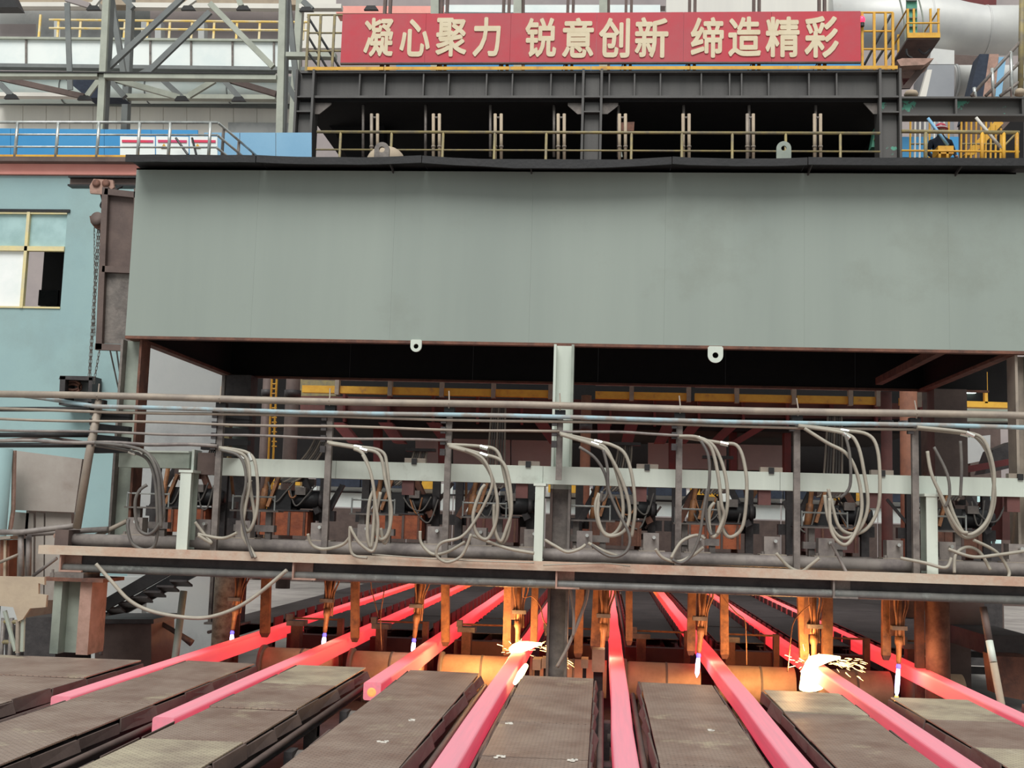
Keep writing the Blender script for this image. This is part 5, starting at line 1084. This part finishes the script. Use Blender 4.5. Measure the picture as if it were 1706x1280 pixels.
# railings left and right of the banner
def small_rail(name, label, xs, x0, x1, zs_, m, diag):
    t = thing(name, label, 'railing', (A((x0+x1)/2, 115, YG).x, YG, gz1))
    for px in xs: x = A(px, 70, YG+.05).x; obj('post', MB().box((x-.025, YG, gz1), (x+.025, YG+.05, A(px, zs_[0], YG).z)), M[m], t)
    for z in zs_: obj('rail', MB().tube([A(x0, z, YG+.05), A(x1, z, YG+.05)], .022, 8), M[m], t)
    for a, b in diag: obj('brace', MB().tube([A(*a, YG+.4), A(*b, YG+.4)], .03, 6), M['black'], t)
    return t
small_rail('end_railing', 'worn railing with black diagonal stairs rails left of the banner', (513, 533, 556), 512, 572, (25, 55, 85), 'olive', [((513, 28), (565, 112)), ((513, 60), (545, 114)), ((513, 88), (535, 116))])
small_rail('end_railing', 'yellow railing with black diagonal braces right of the banner', (1436, 1456, 1475, 1487), 1434, 1488, (21, 52, 82), 'yellow', [((1484, 25), (1440, 108)), ((1486, 60), (1458, 105)), ((1487, 84), (1476, 100))])
bc = thing('beacon_lamp', 'glowing pink red beacon lamp at the right end of the banner', 'lamp', A(1436, 41, YG-.05))
obj('dome', MB().ball(A(1436, 33, YG-.05), .075, 12, (.9,.9,1.1)), M['beacon'], bc, True); obj('base', MB().tube([A(1436, 44, YG-.05), A(1436, 38, YG-.05)], .05, 10), M['darksteel'], bc)
# ================================================================== LEFT TRUSS TOWER
YT = 29.0
def member(t, nm, a, b, Y, wpx, m, d=.25, Y2=None):
    p, q = A(*a, Y), A(*b, Y2 or Y); obj(nm, MB().bar(p, q, d, wpx/1938*Y, (0,1,0) if abs(q.z-p.z) > abs(q.x-p.x)*.2 else (0,0,1)), M[m], t)
def vmem(t, nm, a, b, Y, wpx, m, d=.25):
    p, q = A(*a, Y), A(*b, Y); w_ = wpx/1938*Y
    obj(nm, MB().add([(p.x-w_/2,Y,p.z),(p.x+w_/2,Y,p.z),(p.x+w_/2,Y+d,p.z),(p.x-w_/2,Y+d,p.z),(q.x-w_/2,Y,q.z),(q.x+w_/2,Y,q.z),(q.x+w_/2,Y+d,q.z),(q.x-w_/2,Y+d,q.z)],
        [(0,3,2,1),(4,5,6,7),(0,1,5,4),(1,2,6,5),(2,3,7,6),(3,0,4,7)]), M[m], t)
tt = thing('truss_tower', 'grey green steel truss tower with diagonal braces at the upper left', 'truss', (A(320, 210, YT).x, YT, 0))
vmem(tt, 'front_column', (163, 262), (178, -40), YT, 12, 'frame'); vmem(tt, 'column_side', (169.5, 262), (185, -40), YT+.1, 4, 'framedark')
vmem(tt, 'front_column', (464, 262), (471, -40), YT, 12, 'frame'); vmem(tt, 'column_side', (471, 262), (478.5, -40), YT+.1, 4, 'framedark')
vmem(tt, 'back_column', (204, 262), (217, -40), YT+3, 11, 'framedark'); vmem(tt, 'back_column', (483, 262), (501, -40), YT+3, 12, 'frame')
for k, (a, b, w_, m, Y) in enumerate([((-30, 126), (165, 126), 9, 'frame', YT+.05), ((176, 128), (462, 131), 9, 'frame', YT+.05), ((478, 93), (560, 94), 8, 'frame', YT), ((-30, 159), (140, 160), 7, 'cladding', YT+3), ((212, 162), (460, 164), 8, 'frame', YT+3),
     ((30, 10), (168, 10), 8, 'cladding', YT+3), ((222, 11), (470, 13), 9, 'cladding', YT+3), ((500, 13), (570, 13), 8, 'cladding', YT+3), ((-30, 122), (460, 125), 2, 'black', YT+.02)]): member(tt, 'tie_beam', a, b, Y, w_, m)
for k, (a, b, w_, m, Y) in enumerate([((178, 115), (305, -4), 7, 'framedark', YT+.3), ((245, 122), (350, 20), 6, 'framedark', YT+.3), ((350, 6), (455, 112), 8, 'frame', YT+.3), ((186, 0), (206, 122), 8, 'framedark', YT+1.5), ((480, 0), (495, 150), 7, 'framedark', YT+1.5),
     ((112, 5), (117, 150), 3, 'framedark', YT+.6), ((0, 130), (140, 161), 7, 'brown', YT+1.2), ((182, 132), (208, 162), 9, 'framedark', YT+1.2), ((190, 132), (300, 163), 8, 'frame', YT+1.2), ((272, 134), (305, 164), 7, 'framedark', YT+1.2), ((358, 134), (315, 160), 6, 'frame', YT+1.2),
     ((374, 135), (400, 164), 7, 'framedark', YT+1.2), ((384, 134), (460, 157), 8, 'brown', YT+1.2), ((472, 130), (494, 168), 8, 'framedark', YT+1.2), ((0, 140), (20, 160), 8, 'framedark', YT+1.2), ((205, 140), (260, 110), 5, 'framedark', YT+1.5), ((145, 160), (166, 132), 4, 'frame', YT+1.2),
     ((110, -2), (150, 10), 7, 'haze', YT+1.2), ((155, 10), (166, -4), 6, 'cladding', YT+1.2), ((305, 12), (325, -2), 6, 'cladding', YT+1.2), ((402, 10), (396, -6), 5, 'frame', YT+1.2), ((205, -4), (222, 14), 8, 'framedark', YT+1.2), ((505, 2), (520, 16), 7, 'framedark', YT+1.2)]): member(tt, 'brace', a, b, Y, w_, m, .15)
for px, py in ((140, 163), (302, 164), (397, 165), (18, 161), (155, 13), (313, 13), (405, 13), (510, 15), (618, 13)): obj('gusset', MB().slab([(px-12, py+3), (px+12, py+3), (px+7, py-4), (px-7, py-4)], YT+1.1, .1), M['black'], tt)
tag(obj('dark_hopper', MB().slab([(108, 132), (164, 132), (172, 162), (206, 163), (200, 150), (176, 140), (176, 163), (146, 163)][:4] + [(146, 163)], YT+2, .5), M['cloth']), 'dark triangular hopper in the truss left of the front column', 'hopper')
tag(obj('dark_awning', MB().slab([(-20, 12), (30, 12), (20, -10), (-20, -10)], YT+1, .4), M['black']), 'dark awning corner at the top left edge', 'awning')
# far parapet with translucent panels, duct and yellow railing
YP2 = 36.0
pa = thing('translucent_parapet', 'row of bright translucent panels in a grey frame at the upper left', 'parapet', (A(230, 110, YP2).x, YP2, A(230, 112, YP2).z))
dv = [-25, 43, 112, 181, 250, 318, 387, 456, 500]
for k in range(8):
    a, b = dv[k], dv[k+1]; obj('panel', MB().slab([(a+1.5, 106+a*.012), (b-1.5, 106+b*.012), (b-1.5, 65+b*.009), (a+1.5, 65+a*.009)], YP2, .05), M['panelwhite'], pa)
    obj('mullion', MB().slab([(b-1.5, 106+b*.012), (b+1.5, 106+b*.012), (b+1.5, 65+b*.009), (b-1.5, 65+b*.009)], YP2-.05, .15), M['midsteel'], pa)
obj('top_rail', MB().slab([(-25, 64), (500, 69), (500, 65.5), (-25, 60.5)], YP2-.1, .3), M['frame'], pa)
obj('bottom_rail', MB().slab([(-25, 111), (560, 118), (560, 112), (-25, 105)], YP2-.1, .3), M['framedark'], pa)
c0, c1 = A(-30, 134, YP2), A(500, 140, YP2); rd = 24/1938*YP2
dt = thing('horizontal_duct', 'long pale round duct under the translucent panels at the upper left', 'duct', ((c0.x+c1.x)/2, YP2, c0.z-rd))
zc_ = (c0.z+c1.z)/2
obj('shell', MB().tube([(c0.x, YP2+.72, zc_), (c1.x, YP2+.72, zc_)], rd, 32), mat('duct_pale', (214,220,214), (196,212,208), .6, .4, 0, .02), dt, True)
for px in (92, 235, 373): x = A(px, 137, YP2).x; obj('seam_ring', MB().tube([(x-.02, YP2+.72, zc_), (x+.02, YP2+.72, zc_)], rd+.02, 32), M['framedark'], dt, True)
YY = YP2 + .06
yr = thing('far_yellow_railing', 'distant yellow railing above the translucent panels', 'railing', (A(280, 60, YY).x, YY, A(280, 63, YY).z))
for px in (65, 96, 133, 170, 207, 245, 282, 319, 356, 394, 432, 505): 
    x = A(px, 50, YY).x; obj('post', MB().box((x-.035, YY, A(px, 61.8+.009*px, YY).z), (x+.035, YY+.05, A(px, 24 if px == 65 else 33+px*.01, YY).z)), M['yellowpale'], yr)
for a, b in ((32, 37), (46, 51)): obj('rail', MB().tube([A(82, a+1, YY), A(515, b, YY)], .035, 6), M['yellowpale'], yr)
ug = thing('grey_upper_building', 'violet grey building front behind the yellow railing at the upper left', 'building', (A(250, 60, 42).x, 42, 0))
for k, (a, b, y0, y1, m) in enumerate([(-30, 60, 70, 40, 'haze'), (60, 180, 70, 14, 'greywall'), (180, 250, 75, 14, 'framedark'), (250, 372, 75, 14, 'haze'), (372, 520, 80, 14, 'haze'), (-30, 60, 40, 14, 'greywall')]): obj('panel', MB().slab([(a, y0), (b, y0), (b, y1), (a, y1)], 42, .3), M[m], ug)
for k, (a, b) in enumerate(((60, 95), (205, 218), (228, 242), (300, 312))): obj('column', MB().slab([(a+30, 72), (a+40, 72), (a+40, 34), (a+30, 34)], 40.5, .4), M['greywall'], ug)
obj('roof_strip', MB().slab([(-30, 8), (560, 8), (560, -20), (-30, -20)], 41, .5), M['sand'], ug)
lw = thing('low_cladding_wall', 'pale cladding wall under the duct behind the balcony', 'wall', (A(240, 220, 36.5).x, 37.35, 0))
for k in range(14):
    a = -40+k*39; obj('sheet', MB().slab([(a+.4, 270), (a+38.6, 270), (a+38.6, 172), (a+.4, 172)], 37.35, .08), M['cladding'], lw)
obj('top_beam', MB().slab([(-40, 173), (505, 180), (505, 169), (-40, 163)], 37.25, .1), M['framedark'], lw)
obj('lower_strip', MB().slab([(380, 222), (505, 224), (505, 205), (380, 204)], 37.28, .06), M['greywall'], lw)
# things above and behind the banner
for k, (pix, Y, d, m, lab, cat, nm) in enumerate([
   ([(500, 80), (580, 80), (580, -10), (500, -10)], 40, .3, 'cladding', 'pale wall strip between the truss and the banner', 'wall', 'pale_wall_strip'),
   ([(740, 20), (1100, 22), (1100, 8), (740, 8)], 34, .6, 'panelwhite', 'pale roof panel just above the middle of the banner', 'panel', 'roof_panel'),
   ([(1110, 22), (1420, 20), (1420, -5), (1110, 0)], 34, .6, 'cladding', 'pale roof panel above the right part of the banner', 'panel', 'roof_panel'),
   ([(560, 22), (740, 22), (740, 10), (560, 10)], 35, .6, 'pink', 'orange pink strip above the left part of the banner', 'panel', 'pink_strip'),
   ([(560, 10), (1440, 10), (1440, -30), (560, -30)], 38, .4, 'haze', 'grey wall showing above the banner', 'wall', 'grey_wall_panel'),
   ([(660, 122), (1440, 122), (1440, 100), (660, 100)], 33, .4, 'blue', 'blue grey sheet glimpsed under the banner', 'panel', 'blue_sheet')]): tslab(nm, lab, cat, pix, Y, d, m)
for k, px in enumerate((724, 862, 1005)):
    vm = thing('roof_column', 'grey roof column rising above the banner, %s of three' % ('left', 'middle', 'right')[k], 'column', (A(px, 20, 30).x, 30, gz1), 'roof columns above the banner')
    vmem(vm, 'shaft', (px, 120), (px, -40), 30, 14, 'frame'); vmem(vm, 'side_face', (px+9, 120), (px+9, -40), 30.1, 5, 'brown')
# ================================================================== RIGHT: DUCTS, STAIRS, PLATFORM
Y1 = 33.0
bd = thing('silver_main_duct', 'huge silver duct with an elbow across the upper right corner', 'duct', (A(1580, 90, Y1).x, Y1+1, A(1580, 95, Y1).z))
cl = [((1380, 38), 45), ((1500, 38), 45), ((1545, 40), 45), ((1575, 43), 45), ((1605, 48), 43), ((1635, 51), 41), ((1740, 51), 41)]
obj('shell', MB().tube([A(*p, Y1+1) for p, r in cl], [r/1938*(Y1+1) for p, r in cl], 40), M['duct'], bd, True)
for px, py, r in ((1545, 40, 45.5), (1640, 51, 41.8)): c = A(px, py, Y1+1); obj('weld_ring', MB().tube([c-Vector((.02,0,0)), c+Vector((.02,0,0))], r/1938*(Y1+1), 40), M['duct'], bd, True)
d2 = thing('small_lower_duct', 'smaller pale duct below the huge silver duct at the right', 'duct', (A(1650, 160, Y1+3).x, Y1+3, A(1650, 165, Y1+3).z))
obj('shell', MB().tube([A(1585, 136, Y1+3), A(1740, 136, Y1+3)], 27/1938*(Y1+3), 32), M['duct'], d2, True); obj('end_ring', MB().tube([A(1588, 136, Y1+3), A(1592, 136, Y1+3)], 28.5/1938*(Y1+3), 32), M['greywall'], d2, True)
gb = thing('grey_duct_box', 'flat grey duct box standing behind the brown stair at the right', 'duct', (A(1565, 160, Y1).x, Y1, 0))
obj('lower_box', MB().slab([(1540, 270), (1589, 270), (1590, 108), (1545, 108)], Y1, 1.5), mat('grey_duct_paint', (150,152,156), (140,143,148), .5, .5, 0, .02), gb); obj('base_post', MB().box((A(1545, 268, Y1).x, Y1+.2, 0), (A(1585, 268, Y1).x, Y1+1, A(1565, 269, Y1).z)), M['brown'], gb); obj('upper_box', MB().slab([(1548, 107), (1590, 107), (1590, 84), (1552, 80)], Y1+.1, 1.2), M['duct'], gb)
lgd = thing('duct_support', 'orange and blue grey slanted duct leg under the silver duct', 'support', (A(1640, 165, Y1-1).x, Y1-1, 0))
for pix, m in (([(1605, 200), (1632, 200), (1648, 90), (1632, 90)], 'cloth'), ([(1632, 200), (1655, 200), (1664, 90), (1648, 90)], 'rustpaint'), ([(1654, 200), (1664, 200), (1676, 95), (1664, 95)], 'paleblue')): obj('face', MB().slab(pix, Y1-1, .6), M[m], lgd)
obj('base_post', MB().box((A(1632, 200, Y1-1).x-.4, Y1-1, 0), (A(1632, 200, Y1-1).x+.4, Y1-.4, A(1632, 200, Y1-1).z)), M['brown'], lgd)
tslab('maroon_wall', 'maroon wall top at the upper right above the silver duct', 'wall', [(1580, 20), (1660, 20), (1660, -20), (1580, -20)], 39, .3, 'darkred'); tslab('dark_gap_panel', 'dark panel between the silver duct and the smaller duct', 'panel', [(1590, 112), (1628, 112), (1632, 86), (1590, 86)], 37, .3, 'brown')
ap = thing('yellow_access_platform', 'small yellow railed access platform with a green ladder column at the right', 'platform', (A(1538, 65, 27).x, 27, A(1538, 62, 27).z))
YA = 27.0; z_ = A(1538, 62, YA).z; xa_, xb_ = A(1512, 60, YA).x, A(1566, 60, YA).x
obj('floor_plate', MB().box((xa_, YA, z_-.05), (xb_, YA+1.6, z_)), M['brown'], ap); obj('toe_board', MB().box((xa_, YA-.03, z_-.02), (xb_, YA, z_+.1)), M['yellow'], ap)
for x in (xa_+.02, xa_+.16, xb_-.2, xb_-.02): 
    for y in (YA+.02, YA+1.5): obj('post', MB().box((x-.025, y, z_), (x+.025, y+.04, z_+.72)), M['yellow'], ap)
for zz in (.36, .70):
    obj('rail', MB().tube([(xa_, YA+.03, z_+zz), (xb_, YA+.03, z_+zz)] if zz < .5 else [(xb_, YA+.03, z_+zz), (xb_, YA+1.5, z_+zz)], .022, 6), M['yellow'], ap); obj('rail', MB().tube([(xa_, YA+.03, z_+zz), (xa_, YA+1.5, z_+zz)], .022, 6), M['yellow'], ap)
gx = A(1533, 40, YA).x
obj('green_column', MB().box((gx-.12, YA+.7, z_), (gx+.12, YA+.8, z_+1.6)), M['green'], ap)
for k in range(6): obj('rung', MB().box((gx-.14, YA+.64, z_+.1+k*.22), (gx+.1, YA+.7, z_+.13+k*.22)), M['framedark'], ap)
obj('ladder_hoop', MB().tube(spline([(gx-.22, YA+.5, z_+.02), (gx-.25, YA+.5, z_+.7), (gx-.4, YA+.5, z_+1.4)], 5), .02, 6), M['palegreen'], ap); obj('ladder_hoop', MB().tube(spline([(gx+.2, YA+.5, z_+.02), (gx+.2, YA+.5, z_+.7), (gx+.05, YA+.5, z_+1.4)], 5), .02, 6), M['palegreen'], ap)
bst = thing('brown_stair', 'brown steel stair seen from below under the yellow access platform', 'stair', (A(1530, 150, 27.5).x, 27.5, zdk))
obj('hood_plate', MB().slab([(1494, 100), (1503, 97), (1556, 97), (1540, 108), (1500, 110)], 26.6, .8), M['rustpaint'], bst)
for k in range(6): obj('tread', MB().slab([(1500, 112+6*k), (1541-4*k, 111+6*k), (1539-4*k, 106+6*k), (1500, 107+6*k)], 27.0+.2*k, .3), M['darkred'], bst)
obj('stringer', MB().slab([(1497, 147), (1516, 147), (1546, 108), (1536, 106), (1505, 143), (1499, 104), (1497, 104)], 26.9, .06), M['brown'], bst)
obj('back_sheet', MB().slab([(1498, 146), (1514, 146), (1545, 104), (1500, 104)], 28.2, .05), M['brown'], bst)
obj('hanging_cables', MB().curve([A(1510, 82, 27.2), A(1512, 92, 27.2), A(1520, 97, 27.2)], .03, 6, 4).curve([A(1530, 82, 27.2), A(1540, 90, 27.2), A(1550, 82, 27.2)], .03, 6, 4), M['black'], bst)
tag(obj('cream_insulator', MB().lathe(A(1518, 162, 24.2), (0,0,1), [(0,0),(.12,0),(.15,.06),(.12,.12),(.05,.15),(0,.15)], 18), M['sand'], None, True), 'cream round cap on the grey girder right of the gantry', 'cap')
tag(obj('pale_prop', MB().slab([(1532, 162), (1543, 162), (1553, 116), (1545, 116)], 26, .2), M['cladding']), 'pale slanted prop right of the brown stair', 'prop')
sr = thing('stair_railing', 'grey stair railing climbing at the upper right edge', 'railing', (A(1660, 160, 22.5).x, 22.5, rz1))
YS = 22.6
obj('corner_post', MB().tube([A(1700, 160, YS), A(1703, -20, YS)], .055, 10), M['olive'], sr, True)
for k in range(3): obj('rail', MB().tube([A(1618+24*k, 160, YS), A(1706, 63+34*k, YS)], .032, 8), M['midsteel'], sr, True)
for px, a, b in ((1625, 162, 146), (1655, 162, 114), (1686, 162, 86)): obj('post', MB().tube([A(px, a, YS), A(px-2, b, YS)], .035, 8), M['steelrail'], sr, True)
tag(obj('tan_foot', MB().lathe(A(1699, 158, YS-.1), (0,0,1), [(0,0),(.1,0),(.08,.1),(.05,.12),(0,.12)], 14), M['sand'], None, True), 'tan foot casting at the bottom of the corner post, upper right', 'foot')
# lower right: railing, stairs and worker on the deck
YW = 22.9
lr = thing('yellow_deck_railing', 'worn yellow railing on the deck right of the gantry', 'railing', (A(1600, 258, YW).x, YW, zdk))
for px in (1542, 1636, 1672, 1694): obj('post', MB().tube([A(px, 275, YW), A(px, 221, YW)], .04, 8), M['yellow' if px != 1542 else 'olive'], lr, True)
obj('rail', MB().tube([A(1502, 219, YW), A(1698, 221, YW)], .04, 8), M['olive'], lr, True); obj('rail', MB().tube([A(1502, 251, YW), A(1698, 253, YW)], .022, 8), M['yellow'], lr, True)
obj('brace', MB().tube([A(1669, 247, YW), A(1693, 222, YW)], .02, 6), M['olive'], lr)
for k, (a, b, lab) in enumerate((((1546, 197), (1579, 242), 'pale handrail tube sloping down right of the gantry, left one'), ((1626, 196), (1667, 246), 'pale handrail tube sloping down near the right edge, right one'))): tag(obj('sloping_handrail', MB().tube([A(*a, YW+.3), A(*b, YW+.2)], .032, 10), M['paleblue' if k == 0 else 'cladding'], None, True), lab, 'handrail')
for gx0, gn, st, lab, m in ((1516, 9, 8.0, 'cream picket fence on the deck behind the worker', 'cladding'), (1601, 9, 8.2, 'yellow stair pickets right of the worker', 'yellow')):
    t = thing('picket_fence', lab, 'fence', (A(gx0+30, 258, 25).x, 25, zdk))
    for k in range(gn):
        px = gx0 + k*st
        obj('picket', MB().tube([A(px, 268, 25), A(px+1, 194 + (0 if m != 'yellow' else max(0, k-4)*5), 25)], .022, 6), M[m if k % 4 else 'yellow'], t)
    obj('rail', MB().tube([A(gx0, 240, 25), A(gx0+st*gn, 240, 25)], .02, 6), M['olive'], t)
ysr = thing('yellow_stringer', 'yellow stair stringer climbing behind the pickets at the right', 'stair', (A(1630, 250, 25.5).x, 25.5, zdk))
obj('stringer', MB().slab([(1606, 258), (1622, 258), (1672, 205), (1662, 197)], 25.5, .1), M['yellow'], ysr)
for k in range(7): obj('tread', MB().slab([(1610+8*k, 254-7*k), (1622+8*k, 254-7*k), (1622+8*k, 252-7*k), (1610+8*k, 252-7*k)], 25.6, .8), M['olive'], ysr)
for k, (pix, Y, d, m, lab, cat, nm) in enumerate([([(1500, 262), (1597, 262), (1597, 228), (1500, 228)], 28, .2, 'blue', 'blue sheet on the deck behind the worker', 'hoarding', 'blue_sheet'), ([(1645, 265), (1706, 265), (1706, 195), (1645, 215)], 29, .3, 'soot_and_shade', 'dark wall at the right edge behind the yellow railing', 'wall', 'dark_wall'),
     ([(1645, 228), (1660, 228), (1690, 195), (1665, 195)], 26.5, .3, 'brown', 'brown sloping beam under the grey girder at the right', 'beam', 'sloping_beam'), ([(1452, 245), (1466, 245), (1472, 205), (1458, 212)], YG+.4, .3, 'green', 'green and yellow striped flag sheet left of the right gantry column', 'sheet', 'striped_sheet'), ([(1456, 233), (1464, 233), (1466, 226), (1459, 226)], YG+.36, .03, 'yellow', 'yellow band on the striped sheet by the right gantry column', 'sheet', 'yellow_band')]): tslab(nm, lab, cat, pix, Y, d, m)
yst = thing('yellow_stool', 'small yellow step stool on the deck before the worker', 'stool', (A(1571, 262, YW+.2).x, YW+.2, zdk))
obj('seat', MB().box(A(1563, 256, YW+.1), A(1579, 253.5, YW+.5)), M['yellow'], yst)
for px in (1564, 1577): obj('leg', MB().box(A(px, 275, YW+.1), A(px+2, 255, YW+.16)), M['yellow'], yst)
# worker: one continuous skinned body
def worker():
    Y = 24.2; hd_ = A(1567, 216, Y); s = 1.0
    base = Vector((hd_.x, Y, hd_.z - 1.66))
    t = thing('person', 'person in dark work clothes and a red and white helmet behind the yellow railing', 'person', base)
    V = [(0,0,.95),(0,0,1.15),(0,0,1.38),(0,0,1.50),(0,0,1.60),(.19,0,1.40),(.27,-.03,1.14),(.24,-.2,1.02),(.23,-.27,.99),(-.19,0,1.40),(-.27,-.03,1.14),(-.24,-.2,1.02),(-.23,-.27,.99),(.1,0,.9),(.11,-.02,.48),(.11,.02,.07),(.11,-.12,.03),(-.1,0,.9),(-.11,-.02,.48),(-.11,.02,.07),(-.11,-.12,.03)]
    E = [(0,1),(1,2),(2,3),(3,4),(2,5),(5,6),(6,7),(7,8),(2,9),(9,10),(10,11),(11,12),(0,13),(13,14),(14,15),(15,16),(0,17),(17,18),(18,19),(19,20)]
    Rr = [.16,.15,.17,.06,.10,.07,.05,.04,.045,.07,.05,.04,.045,.1,.065,.05,.045,.1,.065,.05,.045]
    me = bpy.data.meshes.new('body'); me.from_pydata([Vector(v) for v in V], E, []); o = bpy.data.objects.new('body', me); COL.objects.link(o)
    md = o.modifiers.new('s', 'SKIN'); 
    if not me.skin_vertices: me.skin_vertices.new() if hasattr(me.skin_vertices, 'new') else None
    if me.skin_vertices:
        for k, sv in enumerate(me.skin_vertices[0].data): sv.radius = (Rr[k], Rr[k]*.8); sv.use_root = (k == 0)
    o.modifiers.new('d', 'SUBSURF').levels = 2; o.modifiers['d'].render_levels = 2
    me.materials.append(M['cloth']); o.parent = t
    def pt(n, mb, m, sm=True):
        for v in mb.v: v += base
        obj(n, mb, M[m], t, sm)
    pt('face', MB().ball((0,-.02,1.62), .10, 16, (.85,.95,1.15)).ball((0,-.12,1.61), .018, 8).ball((-.035,-.108,1.635), .012, 8).ball((.035,-.108,1.635), .012, 8).ball((-.088,0,1.62), .022, 8).ball((.088,0,1.62), .022, 8), 'skin')
    pt('helmet', MB().lathe((0,0,1.66), (0,0,1), [(.155,0),(.15,.015),(.125,.02),(.122,.06),(.09,.11),(.04,.135),(0,.14)], 20), 'helmet')
    pt('helmet_band', MB().lathe((0,0,1.675), (0,0,1), [(.127,0),(.129,.01),(.127,.03),(0,.03)], 20), 'panelwhite')
    for s_ in (-1, 1): pt('hand', MB().ball((s_*.23,-.30,.985), .04, 10, (.8,1.2,.7)), 'skin')
worker()
# small white scrap flakes lying on the near walkways
for k, (px, py, lab) in enumerate(((637, 1237, 'white scrap flake on the walkway right of the billet that ends short'), (690, 1201, 'small pale scrap chips on the walkway, up from the white flake'), (832, 1262, 'curled white scrap on the walkway before the centre column, left one'),
      (952, 1268, 'curled white scrap on the walkway before the centre column, right one'), (1187, 1218, 'pale scrap line on the walkway left of the sixth billet'), (848, 1206, 'white scrap chips at a plate seam before the centre column'))):
    c = ON(px, py, ZP + .004); m = MB(); rnd = random.Random(k)
    for q in range(5):
        a = c + Vector((rnd.uniform(-.035,.035), rnd.uniform(-.03,.03), 0)); n = 6
        ring = [a + Vector((rnd.uniform(.006,.017)*math.cos(j*math.pi/3)*1.3, rnd.uniform(.006,.017)*math.sin(j*math.pi/3), 0)) for j in range(n)]
        m.prism(ring, (0,0,.008))
    o = tag(obj('scrap_flakes', m, M['cladding']), lab, 'scrap', None, 'stuff')
